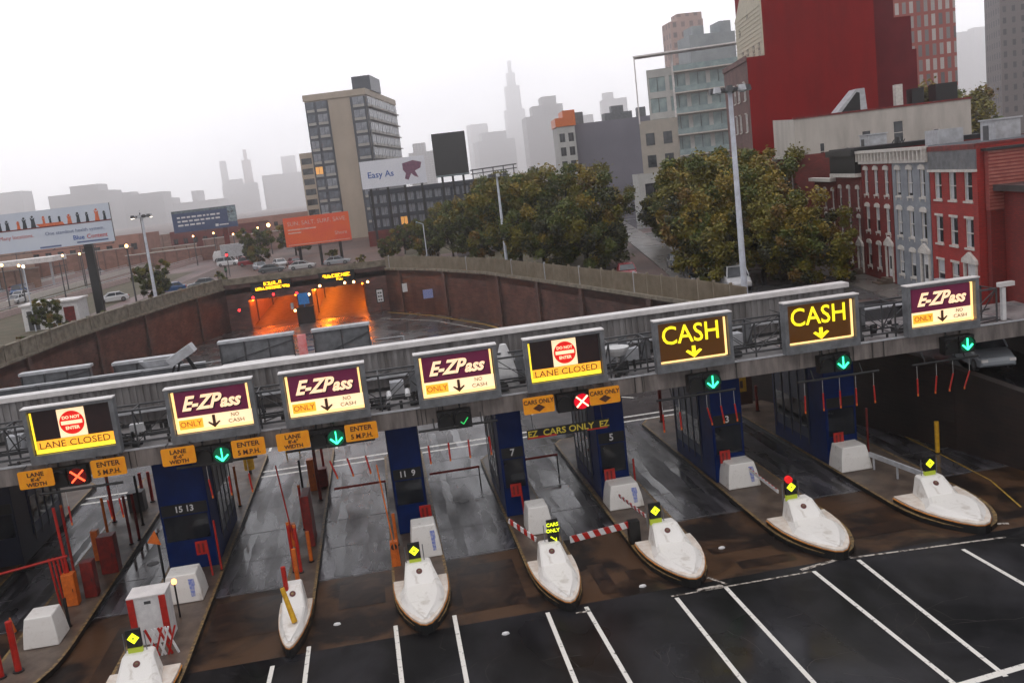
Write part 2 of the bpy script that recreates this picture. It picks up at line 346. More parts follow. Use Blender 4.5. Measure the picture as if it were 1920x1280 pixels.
# brown stains and asphalt patches on the apron
mb=MB()
for (x0,x1,y0,y1) in [(12.6,15.2,38.1,38.8),(13.2,15.6,36.2,37.0),(7.2,7.9,36.1,39.2),(8.6,9.4,36.2,38),(-3.6,-1.6,39,41.6),(1.6,4.2,36.6,41.4),(-9,-5.9,38,41.8),(18.8,21.5,37.3,38.4),(-13,-12,36,41)]:
    mb.quad((x0,y0,.014),(x1,y0,.014),(x1,y1,.014),(x0,y1,.014))
struct('apron_patches',mb,mat('dark_wet_patch',(.009,.007,.007),.3,col2=(.05,.028,.018),spec=.2,scale=.8,dist=1,detail=8))
# upper level: streets
SD=Vector((.1835,.983,0)); SE=Vector((.983,-.1835,0)); SP=Vector((37.47,65.82,6))
def st(s,e,z=6.0): p=SP+SD*s+SE*e; return (p.x,p.y,z)
mb=MB(); mb.quad(st(0,-10.5,6.004),st(-6,-2.6,6.004),st(300,-2.6,6.004),st(300,-10.5,6.004)); 
struct('side_street',mb,mat('street_wet',(.06,.058,.06),.06,col2=(.1,.095,.1),rough2=.3,scale=.5))
mb=MB(); mb.box(-2.6,0,0,0,0,0) if 0 else None
for a,b,s0_ in ((-2.6,-.05,-12),(-14,-10.5,8)):
    p=[st(s0_,a,6.0),st(s0_,b,6.0),st(260,b,6.0),st(260,a,6.0)]
    mb.prism([(q[0],q[1]) for q in p],6.0,6.13)
struct('pavements',mb,M['pave'])
mb=MB()
mb.quad((-40,96,6.004),(-36,96,6.004),(-24,420,6.004),(-62,420,6.004)); mb.quad((-140,100,6.004),(-56,100,6.004),(-66,420,6.004),(-200,420,6.004))
mb.quad((-30,150,6.008),(120,150,6.008),(120,160,6.008),(-30,160,6.008))
struct('upper_roads',mb,mat('pinkish_wet_road',(.17,.1,.09),.4,col2=(.07,.045,.045),spec=.3,rough2=.6,scale=.2,stretch=(1,.3,1)))
mb=MB(); mb.quad((-56,90,6.006),(-38,100,6.006),(-36,200,6.006),(-60,200,6.006)); mb.quad((4,146,6.005),(25,104,6.005),(44,180,6.005),(6,200,6.005))
struct('verge',mb,M['grass'])
mb=MB(); mb.quad((-112,126,6.01),(-90,126,6.01),(-78,340,6.01),(-118,340,6.01)); struct('rail_bed',mb,mat('rail_ballast',(.05,.035,.03),.8,col2=(.11,.07,.06),scale=.8,spec=.2))
for i in range(5):
    t=thing('rail_track','%s rail track of the yard left of the highway barriers'%('first','second','third','fourth','fifth')[i],'rail track',(-92-i*4,128,6.02),group='rail tracks of the yard'); m=MB()
    for s_ in (-.72,.72): m.bar((s_,0,.1),(s_+8-i*2.5,205,.1),.09,.14)
    m.build('rail',mat('wet_rail',(.35,.28,.26),.2,metal=.6),t)
#---------------------------------------------------------------- retaining walls
def wall_run(name,label,path,z0,z1,side,th,mats,step,capz=None,closed=False):
    t=thing(name,label,'wall',(path[0][0],path[0][1],z0)); W=t.location
    a=MB(); bb=MB()
    L_=[(Vector(path[i]),Vector(path[i+1])) for i in range(len(path)-1)]
    for p,q in L_:
        d=(q-p); ln=d.length; d.normalize(); nn=Vector((-d.y,d.x))*side
        f=[p,q,q+nn*th,p+nn*th]; a.prism([tuple(v) for v in f],z0,z1)
        if capz:
            f=[p-nn*.12,q-nn*.12,q+nn*(th+.05),p+nn*(th+.05)]; bb.prism([tuple(v) for v in f],z1+.003,z1+capz)
    a.build('brick_face',mats[0],t,world=W)
    if capz: bb.build('coping',mats[1],t,world=W)
    k=0
    for p,q in L_:
        d=(q-p); ln=d.length; d.normalize(); nn=Vector((-d.y,d.x))*side
        for i in range(int(ln//step)):
            c=p+d*(step*(i+.5)); m=MB(); f=[c-d*.35-nn*.22,c+d*.35-nn*.22,c+d*.35+nn*.01,c-d*.35+nn*.01]
            m.prism([tuple(v) for v in f],z0,z1-.01); m.build('pilaster',M['pilaster'],t,world=W)
    return t
wall_run('retaining_wall','dark wet brick retaining wall left of the tunnel road with pilasters',LW[1:],0,6,1,.5,[M['wallbrick'],M['parapet']],10.5,.25)
wall_run('retaining_wall','brown brick retaining wall curving right from the tunnel mouth below the tan fence',RW,0,6,1,.5,[M['wallbrick'],M['parapet']],8.5,.3)
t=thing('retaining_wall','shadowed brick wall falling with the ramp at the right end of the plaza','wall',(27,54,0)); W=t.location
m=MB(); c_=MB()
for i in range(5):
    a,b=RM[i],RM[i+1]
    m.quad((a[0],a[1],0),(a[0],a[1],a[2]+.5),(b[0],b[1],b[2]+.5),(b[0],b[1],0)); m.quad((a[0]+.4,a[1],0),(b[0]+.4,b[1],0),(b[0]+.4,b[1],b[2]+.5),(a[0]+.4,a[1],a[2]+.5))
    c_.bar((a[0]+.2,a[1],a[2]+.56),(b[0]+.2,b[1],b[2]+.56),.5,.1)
m.build('brick_face',M['shadebrick'],t,world=W); c_.build('coping',M['shadebrick'],t,world=W)
# left parapet, solid weathered concrete
t=thing('parapet_wall','weathered tan concrete parapet topping the left retaining wall','wall',(-33,87,6.25)); W=t.location
a=MB(); po=MB()
for i in range(1,len(LW)-1):
    p,q=Vector(LW[i]),Vector(LW[i+1]); d=(q-p).normalized(); nn=Vector((-d.y,d.x))
    f=[p+nn*.1,q+nn*.1,q+nn*.4,p+nn*.4]; a.prism([tuple(v) for v in f],6.253,7.55)
    f=[p+nn*.02,q+nn*.02,q+nn*.48,p+nn*.48]; po.prism([tuple(v) for v in f],7.552,7.68)
a.build('panel',M['parapet'],t,world=W); po.build('coping',M['parapet'],t,world=W)
for i in range(2,len(LW)-1):
    p,q=Vector(LW[i]),Vector(LW[i+1]); d=(q-p).normalized(); nn=Vector((-d.y,d.x)); ln=(q-p).length
    for k in range(int(ln//3.2)):
        c=p+d*(3.2*(k+.5)); m=MB(); f=[c-d*.16+nn*.03,c+d*.16+nn*.03,c+d*.16+nn*.47,c-d*.16+nn*.47]; m.prism([tuple(v) for v in f],6.253,7.78); m.build('post',M['parapet'],t,world=W)
# right fence, tan vertical slats
t=thing('slat_fence','tan vertical slat fence topping the curved right retaining wall','fence',(18,95,6.3)); W=t.location
a=MB(); 
for i in range(0,7):
    p,q=Vector(RW[i]),Vector(RW[i+1]); d=(q-p).normalized(); nn=Vector((-d.y,d.x)); ln=(q-p).length
    n_=int(ln/.2)
    for k in range(n_):
        c=p+d*(ln*(k+.5)/n_)+nn*.25; a.bar((c.x,c.y,6.3),(c.x,c.y,7.95),.15,.03)
    c0=p+nn*.29; c1=q+nn*.29
    for z in (6.45,7.2,7.85): a.bar((c0.x,c0.y,z),(c1.x,c1.y,z),.05,.08)
    for k in range(max(1,int(ln//2.4))):
        c=p+d*(2.4*(k+.5))+nn*.25; m=MB(); m.box(c.x-.09,c.x+.09,c.y-.09,c.y+.09,6.3,8.1); m.build('post',M['lgrey'] if (i+k)%5==0 else M['fencet'],t,world=W)
a.build('slat_panel',M['fencet'],t,world=W)
#---------------------------------------------------------------- tunnel portals
t=thing('tunnel_portal','brick tunnel portal wall with two arched glowing orange openings','tunnel portal',(-10.5,142,0)); W=t.location
ops=[(-19,-12.1,0,4.1),(-9.9,-2.2,0,4.5)]
a=MB()
xs=[-22.2,-19,-12.1,-9.9,-2.2,1.2]
for i in range(5):
    if i in (1,3): z0=ops[0][3] if i==1 else ops[1][3]
    else: z0=0
    a.box(xs[i],xs[i+1],142,143,z0,6.6)
a.build('portal_face',brick('portal_brick',(.2,.075,.065),(.1,.04,.036),(.12,.08,.07),sx=3.,dirt=.5,rough=.5),t,world=W)
m=MB(); m.box(-22.2,1.2,141.8,143.2,6.603,6.9); m.box(-22.2,1.2,141.9,142.3,6.903,7.5); m.build('coping',M['parapet'],t,world=W)
for (x0,x1,z0,z1) in ops:
    m=MB()
    for (p,q) in (((x0,143),(x0-1,240)),((x1-1,240),(x1,143))):
        m.quad((p[0],p[1],0),(q[0],q[1],0),(q[0],q[1],z1),(p[0],p[1],z1))
    m.quad((x0,143,z1),(x1,143,z1),(x1-1,240,z1),(x0-1,240,z1)); m.quad((x0-1,240,0),(x1-1,240,0),(x1-1,240,z1),(x0-1,240,z1))
    tu=m.build('tunnel_tube',M['tile'],t,world=W)
    m=MB(); m.quad((x0,142.2,.03),(x1,142.2,.03),(x1-1,240,.03),(x0-1,240,.03)); m.build('tunnel_floor',mat('tunnel_roadway',(.05,.045,.04),.45,col2=(.08,.07,.06),rough2=.6),t,world=W)
    m=MB()
    for sx in (x0+.35,x1-.35):
        m.box(sx-.06,sx+.06,144,238,z1-.35,z1-.2)
    m.build('lamp_strip',M['sodium'],tu,world=None) if 0 else m.build('lamp_strip',M['sodium2' if x0<-15 else 'sodium'],t,world=W)
    m=MB()
    for yy in range(150,238,22):
        m.box(x0+.02,x0+.2,yy,yy+.3,.1,z1-.4); m.box(x1-.25-(yy-143)/97,x1-.05-(yy-143)/97,yy,yy+.3,.1,z1-.4)
    m.box((x0+x1)/2-.5-.08,(x0+x1)/2-.5+.08,143,238,z1-.2,z1-.05)
    m.build('rib',M['dgrey'],t,world=W)
# amber message signs over the portals (characters too small to read)
def ledsign(x0,x1,z0,z1,label,rows):
    t=thing('message_sign',label,'message sign',((x0+x1)/2,141.6,z0),group='amber message signs over the tunnel mouths')
    m=MB(); wd=(x1-x0)/2; h=z1-z0; m.box(-wd,wd,0,.35,0,h); m.build('housing',M['black'],t)
    m=MB(); r=random.Random(int(x0*10))
    for (cx,z,n,ch) in rows:
        for k in range(n):
            x=cx+(k-n/2)*ch*1.25
            for (u,v,uu,vv) in ((0,0,.25,1),(.75,0,1,1),(0,0,1,.2),(0,.8,1,1),(0,.4,1,.6)):
                if r.random()<.72: m.box(x+u*ch,x+uu*ch,-.02,.0,z+v*ch*1.3,z+vv*ch*1.3)
    m.build('lettering',M['ledy'],t)
ledsign(-18.3,-12.6,5.2,6.5,'long amber message board over the left tunnel opening',[(.3,.78,6,.34),(.2,.18,13,.3)])
ledsign(-8.6,-3.4,5.3,6.7,'amber message board over the right tunnel opening',[(0,.6,9,.36),(.4,.1,3,.26)])
for k,(x,z,mm,lb) in enumerate([(-20.4,2.9,'redlamp','low on the wall left of the left tunnel opening'),(-18.2,4.45,'redlamp','over the left edge of the left tunnel opening'),(-15.3,4.55,'redlamp','over the middle of the left tunnel opening'),(-12,4.3,'redlamp','over the right edge of the left tunnel opening'),(-8.6,4.9,'lampw','over the left side of the right tunnel opening'),(-5,4.9,'lampw','over the middle of the right tunnel opening'),(-3.7,4.85,'lampw','right of middle over the right tunnel opening'),(-1.7,4.6,'lampw','just right of the right tunnel opening'),(-10.3,3.9,'lampw','on the pier between the tunnel openings'),(-12.6,1.8,'lampw','low beside the pier between the tunnel openings')]):
    t=thing('signal_lamp',('small red signal lamp ' if mm=='redlamp' else 'small warm white lamp ')+lb,'signal lamp',(x,141.7,z),group='lamps round the tunnel mouths')
    m=MB(); m.box(-.22,.22,0,.28,-.22,.22); m.build('housing',M['black'],t)
    m=MB(); m.tube((0,-.06,0),(0,0,0),.19,n=12); m.build('lens',M[mm],t)
t=thing('control_hut','black control hut with blue sign on the pier between the tunnels','control hut',(-11,139.4,0))
m=MB(); m.box(-1.2,1.2,0,2,0,2.3); m.box(-1.3,1.3,-.1,2.1,2.303,2.4); m.build('body',M['black'],t)
m=MB(); m.box(-.75,.75,-.08,.02,2.8,4.4); m.bar((0,.1,2.4),(0,.1,2.8),.12); m.build('blue_panel',mat('blue_panel',(.03,.2,.6),.5,col2=(.06,.3,.7)),t)
m=MB(); m.box(-1.9,-1.5,-.3,0,2.3,3.2); m.build('side_lamp',M['lampc'],t) if 0 else m.build('meter_box',M['lgrey'],t)
t=thing('wall_sign','small white notice with black rows on the wall right of the tunnels','sign',(-.2,138.5,1.7)); m=MB(); m.box(-.55,.55,0,.1,0,2); m.build('panel',M['black'],t); m=MB(); m.box(-.42,.42,-.03,0,.12,1.85); m.build('white_face',M['whitep'],t)
m=MB(); [m.box(-.3+i*.32,-.06+i*.32,-.045,-.031,.3+j*.5,.5+j*.5) for i in (0,1) for j in (0,1,2)]; m.build('lettering',M['black'],t); m=MB(); m.bar((0,.05,-1.7),(0,.05,0),.12); m.build('post',M['dgrey'],t)
t=thing('wall_sign','tiny white sign on the curved brick wall','sign',(3.4,136.2,3)); m=MB(); m.box(-.35,.35,0,.08,0,1.2); m.build('panel',M['whitep'],t)
t=thing('wall_sign','blue panel hung on the curved brick wall','sign',(6.3,130.6,2.3)); m=MB(); m.box(-.7,.7,0,.12,0,1.2); m.build('panel',M['bluetag'],t)
for (x,y) in ((15.2,104.9),(12.4,116.5)):
    pass
#---------------------------------------------------------------- toll canopy
g=thing('toll_canopy','long grey toll canopy spanning the plaza with catwalk deck, trusses and ribbed siding','canopy',(0,44.5,0)); W=g.location
m=MB()
for x in range(-44,36,8): m.box(x+.012,x+7.988,44.5,44.85,6.05,6.86)
m.build('fascia_beam',M['fascia'],g,world=W)
m=MB(); m.box(-44,36,44.853,50.1,6.72,6.8)
for x in range(-43,36,3): m.box(x,x+.12,44.9,49.9,6.803,6.86)
m.build('catwalk_deck',M['deck'],g,world=W)
m=MB(); m.box(-44,36,44.45,44.52,6.862,6.94); m.build('edge_flashing',M['lgrey'],g,world=W)
m=MB(); m.box(-44,25.4,50.103,58.2,6.5,7.25); m.build('roof_slab',M['roof'],g,world=W)
m=MB()
x=-44
while x<25.3:
    m.box(x,x+.17,50.0,50.14,7.0,8.95); m.box(x+.17,x+.34,50.06,50.14,7.0,8.95); x+=.34
m.build('ribbed_siding',M['siding'],g,world=W)
m=MB(); m.box(-44,25.6,49.85,50.75,8.953,9.2); m.build('coping',M['cap'],g,world=W)
m=MB()
for x in range(-43,26,4): m.box(x,x+3.9,49.6,49.95,7.55,7.62); 
m.build('conduit_run',M['lgrey'],g,world=W)
def tr(x0,x1,m):
    for y in (45.3,46.6):
        m.bar((x0,y,7.05),(x1,y,7.05),.09); m.bar((x0,y,8.55),(x1,y,8.55),.09)
        n_=max(1,round((x1-x0)/1.9)); s_=(x1-x0)/n_
        for i in range(n_+1): m.bar((x0+i*s_,y,6.8),(x0+i*s_,y,8.55),.07)
        for i in range(n_): 
            a,b=(7.05,8.55) if i%2 else (8.55,7.05); m.bar((x0+i*s_,y,a),(x0+(i+1)*s_,y,b),.04)
    for i in range(max(1,round((x1-x0)/1.9))+1): s_=(x1-x0)/max(1,round((x1-x0)/1.9)); m.bar((x0+i*s_,45.3,8.55),(x0+i*s_,46.6,8.55),.05); m.bar((x0+i*s_,45.3,8.55),(x0+i*s_,46.6,7.05),.045)
m=MB(); tr(-44,31.3,m); m.build('sign_truss',M['dgrey'],g,world=W)
m=MB(); tr(25.6,31.3,m) if 0 else None
for z,y in ((7.25,45.7),(7.32,46.1),(7.18,46.3)): m.bar((-44,y,z),(25,y,z),.1,.06)
for x in range(-43,31,3):
    m.box(x,x+.5,45.6,46.4,6.87,7.12)
rr=random.Random(4)
for i in range(95):
    x=rr.uniform(-30,31); y=rr.uniform(44.95,49); s_=rr.uniform(.05,.16); m.box(x,x+s_*2,y,y+s_,6.81,6.87+rr.uniform(.05,.35))
for i in range(40):
    x=rr.uniform(-30,31); y=rr.uniform(44.95,49); m.bar((x,y,6.85),(x+rr.uniform(.5,2.5),y+rr.uniform(-.9,.9),6.86),.05)
for i in range(90):
    x=rr.uniform(-30,30); z=rr.uniform(6.95,8.4); y=rr.uniform(45.2,47.2); m.bar((x,y,z),(x+rr.uniform(-1.6,1.6),y+rr.uniform(-.5,.5),z+rr.uniform(-.7,.5)),.035)
for i in range(26):
    x=rr.uniform(-30,30); m.bar((x,44.46,6.05),(x,44.46,6.86),.03); m.tube((x,45.6,6.9),(x,45.6,7.5),.07,n=6)
m.build('cable_trays',M['dark'],g,world=W)
for x in (-18.5,-11,-.2,5.3,10.8,12,17.6,24):
    m=MB(); m.box(x,x+.7,47.4,48.1,6.863,7.7); m.build('equipment_box',M['lgrey'],g,world=W); m=MB(); m.box(x+1.0,x+1.4,47.9,48.2,6.863,8.3); m.build('equipment_cabinet',M['grey'],g,world=W)

for x in (-38,35):
    m=MB(); m.box(x-.35,x+.35,45.5,46.3,.02,6.71); m.build('column',M['dgrey'],g,world=W)
for (x,y,l_) in ((-12.1,46,'floodlight between the first two big signs'),(.6,45.9,'white camera between the two middle purple signs'),(-.3,45.9,'white camera beside the middle purple signs'),(11.2,46.3,'big white lamp bowl right of the middle lane closed sign'),(5.6,46.8,'tall silver lamp dome left of the middle lane closed sign')):
    t=thing('canopy_lamp',l_+' on the canopy deck','lamp',(x,y,6.87)); m=MB()
    if 'camera' in l_: m.tube((0,.3,.6),(0,-.25,.45),.12,.13,10); m.bar((0,.1,0),(0,.1,.5),.06)
    elif 'bowl' in l_:
        m.loft([[(math.cos(a)*r,math.sin(a)*r,z) for a in [i*math.pi/8 for i in range(16)]] for r,z in ((.15,.75),(.45,.85),(.62,1.1),(.66,1.25))]); m.bar((0,0,0),(0,0,.8),.08)
    elif 'dome' in l_:
        m.loft([[(math.cos(a)*r,math.sin(a)*r,z) for a in [i*math.pi/8 for i in range(16)]] for r,z in ((.6,0),(.58,.6),(.4,1.4),(.16,2.1))])
    else: m.box(-.3,.3,-.15,.15,.5,.9); m.bar((0,0,0),(0,0,.5),.07)
    m.build('body',M['whitep'],t)
t=thing('bullet_camera','white security camera on the right end post of the canopy truss','camera',(31.6,45.2,6.87))
m=MB(); m.bar((0,0,0),(0,0,1.7),.2); m.build('post',M['whitep'],t); m=MB(); m.box(-.25,.6,-.14,.14,1.75,1.98); m.build('camera_body',M['cap'],t)
# ---- rear sign backs
def rear(x0,x1,z0,z1,y,label):
    t=thing('rear_sign',label,'sign back',((x0+x1)/2,y,z0)); h=z1-z0; wd=(x1-x0)/2
    m=MB(); m.box(-wd,wd,.1,.6,0,h); m.build('panel',M['grey'],t)
    m=MB(); m.box(-wd-.1,wd+.1,-.05,.7,h+.003,h+.16); m.build('top_flashing',M['lgrey'],t)
    m=MB(); n_=max(2,int(wd*2/1.1))
    for i in range(n_+1): m.box(-wd+i*2*wd/n_-.04,-wd+i*2*wd/n_+.04,.02,.098,0,h)
    m.bar((-wd,.05,h*.15),(wd,.05,h*.8),.05); m.build('rib',M['dgrey'],t)
    for s in (-.6,.6):
        m=MB(); m.bar((wd*s,.35,7.25-z0),(wd*s,.35,0),.16); m.build('post',M['dgrey'],t)
    return t
rear(-4.35,-1.05,7.4,9.3,58.2,'large grey sign back in front of the right tunnel mouth')
rear(-9.9,-5.6,7.9,9.3,58.4,'grey sign back in front of the left tunnel mouth')
rear(-16,-12.2,8.0,8.9,58.3,'low grey sign back left of the tilted camera box')
rear(-21.2,-17.4,8.1,9.0,58.3,'low grey sign back farthest left on the rear walkway')
t=thing('rear_walkway','pale metal walkway parapet along the rear of the canopy roof','walkway',(-28,56.5,7.25))
m=MB(); m.box(-15,17.5,0,.1,0,1.35)
for i in range(12): m.box(-15+i*2.9-.05,-15+i*2.9+.05,-.12,-.003,0,1.4)
m.build('panel',M['grey'],t); m=MB(); m.box(-15,17.5,-.12,.25,1.353,1.45); m.build('top_rail',M['lgrey'],t)
t=thing('rear_railing','thin grey handrail along the back edge of the canopy roof','railing',(-25,59,7.25))
m=MB()
for z in (.55,1.0): m.tube((0,0,z),(26,0,z),.035,n=6)
for i in range(14): m.tube((i*2,0,0),(i*2,0,1.0),.04,n=6)
m.build('rail',M['lgrey'],t)
t=thing('vent_duct','long pale rounded ventilation duct on the canopy roof','duct',(-9.9,56,7.3)); m=MB()
m.loft([[(x,math.cos(a)*.42*k,.75+math.sin(a)*.42*k) for a in [i*math.pi/6 for i in range(12)]] for x,k in ((0,.5),(.5,.95),(2,1),(4.0,1),(4.5,.95))]); m.build('tube',M['cap'],t,smooth=True)
m=MB(); m.box(.6,.9,-.3,.3,-.05,.4); m.box(3.4,3.7,-.3,.3,-.05,.4); m.build('cradle',M['dark'],t)
t=thing('camera_hood','tilted pale sloping equipment box on legs above the canopy','equipment box',(-11.3,54.5,7.3)); m=MB()
T=Matrix.Translation((0,0,2.25))@Matrix.Rotation(R(-28),4,'Y'); m.box(-.75,.75,-.5,.5,-.25,.25,T=T); m.build('hood',M['lgrey'],t)
m=MB(); 
for a,b in ((-1.2,-.3),(1.3,.3)): m.bar((a,0,0),(b,0,2.1),.1); m.bar((a*.7,.7,0),(b*.5,.2,2.1),.08)
m.build('leg',M['dark'],t)
t=thing('storage_tub','dark tub with white rim on the rear canopy roof beside the tilted box','tub',(-13.2,57.2,8.62)); m=MB(); m.loft([[(math.cos(a)*1.1*k,math.sin(a)*.5*k,z) for a in [i*math.pi/8 for i in range(16)]] for k,z in ((.7,0),(.95,.35),(1.05,.5))]); m.build('tub',M['lgrey'],t)
m=MB(); m.loft([[(math.cos(a)*.85*k,math.sin(a)*.36*k,z) for a in [i*math.pi/8 for i in range(16)]] for k,z in ((.9,.503),(1,.515))]); m.build('cavity',M['dark'],t)
t=thing('reflective_post','pink red reflective striped post beside the large sign back','post',(-5.0,57.6,7.3)); m=MB(); m.box(-.25,.25,-.1,.1,0,2.05); m.build('stripe',mat('pink_glow',(.8,.15,.15),.4,col2=(.9,.4,.4),scale=3),t)
#---------------------------------------------------------------- overhead lane signs
SX=[-14.35,-8.25,-3.17,3.0,8.18,14.54,21.1,27.55]
def frame(t,wd=1.72,z0=.42,z1=2.36):
    m=MB(); W2=wd+.22
    m.box(-W2,W2,.0,.5,-.02,z0-.03); m.box(-W2,W2,.0,.5,z1+.03,z1+.16); m.box(-W2,-wd-.03,0,.5,z0-.03,z1+.03); m.box(wd+.03,W2,0,.5,z0-.03,z1+.03)
    m.box(-wd-.02,wd+.02,.32,.42,z0-.02,z1+.02); m.build('frame',M['grey'],t)
    m=MB(); m.box(-W2-.02,W2+.02,-.06,.52,z1+.163,z1+.22); m.build('top_edge',M['cap'],t)
    for s in (-1,1):
        m=MB(); m.bar((s*wd*.8,.3,-.1),(s*wd*.8,.75,1.9),.07); m.build('bracket',M['dgrey'],t)
def arrow(m,x,z,s,y,mi=0,stem=.5):
    m.box(x-.07*s,x+.07*s,y,y+.015,z,z+stem*s,mi)
    k=len(m.v); P=[(x-.3*s,z+.16*s),(x,z-.12*s),(x+.3*s,z+.16*s),(x+.24*s,z+.2*s),(x,z+.04*s),(x-.24*s,z+.2*s)]
    y-=.005
    m.quad((P[0][0],y,P[0][1]),(P[1][0],y,P[1][1]),(P[4][0],y,P[4][1]),(P[5][0],y,P[5][1]),mi); m.quad((P[1][0],y,P[1][1]),(P[2][0],y,P[2][1]),(P[3][0],y,P[3][1]),(P[4][0],y,P[4][1]),mi)
def closed(x,label):
    t=thing('overhead_sign',label,'lane sign',(x,44.0,6.95),group='big overhead lane signs'); frame(t)
    m=MB(); m.box(-1.7,1.7,.27,.318,.42,2.34); m.build('dark_face',M['signface'],t)
    m=MB(); m.box(-1.7,1.7,.22,.268,.62,1.0); m.build('orange_band',M['litorange'],t)
    m=MB(); m.box(-1.7,1.7,.215,.262,.42,.60); m.box(-1.71,-1.64,.2,.26,.62,2.3); m.build('yellow_band',M['lityellow'],t)
    m=MB(); m.box(-.56,.6,.22,.268,1.02,2.3); m.build('white_panel',M['cream'],t)
    m=MB(); m.tube((.02,.2,1.66),(.02,.218,1.66),.53,n=32); m.build('red_disc',M['litred'],t)
    m=MB(); m.box(-.43,.47,.178,.198,1.59,1.75); m.text('DO NOT',.02,.185,1.9,.19,0,0,.005); m.text('ENTER',.02,.185,1.42,.2,0,0,.005); m.build('lettering',M['cream'],t)
    m=MB(); m.text('LANE CLOSED',0,.205,.76,.42,0,0,-.002,sx=1.14); m.build('black_lettering',M['brownt'],t)
def ezp(x,label,bright=1):
    t=thing('overhead_sign',label,'lane sign',(x,44.0,6.95),group='big overhead lane signs'); frame(t)
    m=MB(); m.box(-1.58,1.58,.22,.3,1.14,2.3); m.build('maroon_panel',M['maroonface'],t)
    m=MB(); m.box(-1.7,1.7,.24,.318,.42,1.12); m.build('lit_panel',M['cream'],t)
    m=MB(); m.box(-1.7,-1.6,.2,.3,.62,2.32) if bright else m.box(1.6,1.7,.2,.3,.42,2.32); m.box(1.6,1.68,.2,.3,1.14,2.32) if bright else None; m.box(-1.68,1.7,.2,.236,.42,.56); m.build('glowing_edge',M['creamedge'],t)
    m=MB(); m.box(-1.55,-.5,.19,.235,.58,1.02); m.build('orange_patch',M['litorange'],t)
    m=MB()
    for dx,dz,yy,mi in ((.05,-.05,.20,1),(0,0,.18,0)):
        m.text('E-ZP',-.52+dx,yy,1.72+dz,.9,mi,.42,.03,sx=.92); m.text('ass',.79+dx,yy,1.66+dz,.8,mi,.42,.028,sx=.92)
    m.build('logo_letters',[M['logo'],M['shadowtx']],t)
    m=MB(); m.text('ONLY',-1.03,.175,.8,.36,0); arrow(m,0,.62,.95,.17,1); m.text('NO',.95,.19,.98,.24,1); m.text('CASH',.98,.19,.7,.25,1,sx=1.15); m.build('lettering',[mat('orange_text',(.6,.22,.03),.5),M['brownt']],t)
def cash(x,label):
    t=thing('overhead_sign',label,'lane sign',(x,44.0,6.95),group='big overhead lane signs'); frame(t)
    m=MB(); m.box(-1.7,1.7,.27,.318,.42,2.34); m.build('dark_face',mat('brown_sign_face',(.05,.02,.005),.3,emit=(.09,.03,.0),es=.5),t)
    m=MB(); m.text('CASH',-.09,.2,1.7,1.26,0,0,.008,sx=.92); m.build('neon_letters',M['cashyel'],t)
    m=MB(); m.box(-.09,.09,.2,.225,.72,1.1); m.poly([(-.42,.2,.86),(-.3,.2,.93),(-.05,.2,.78),(.05,.2,.78),(.3,.2,.93),(.42,.2,.86),(0,.2,.52)]); m.build('neon_arrow',M['cashyel'],t)
    m=MB(); m.box(1.6,1.68,.18,.3,.44,2.3); m.box(-1.68,1.6,.18,.3,.42,.49); m.build('glowing_edge',M['creamedge'],t)
closed(SX[0],'lit orange lane closed sign farthest left, with red do not enter disc')
ezp(SX[1],'purple lit electronic pass sign, leftmost of the three left of centre')
ezp(SX[2],'purple lit electronic pass sign, second from left')
ezp(SX[3],'purple lit electronic pass sign just left of the middle lane closed sign')
closed(SX[4],'lit orange lane closed sign in the middle, above the cars only signs')
cash(SX[5],'yellow neon cash sign with down arrow, the left of the pair')
cash(SX[6],'yellow neon cash sign with down arrow, the right of the pair')
ezp(SX[7],'purple lit electronic pass sign at the far right end of the canopy',0)
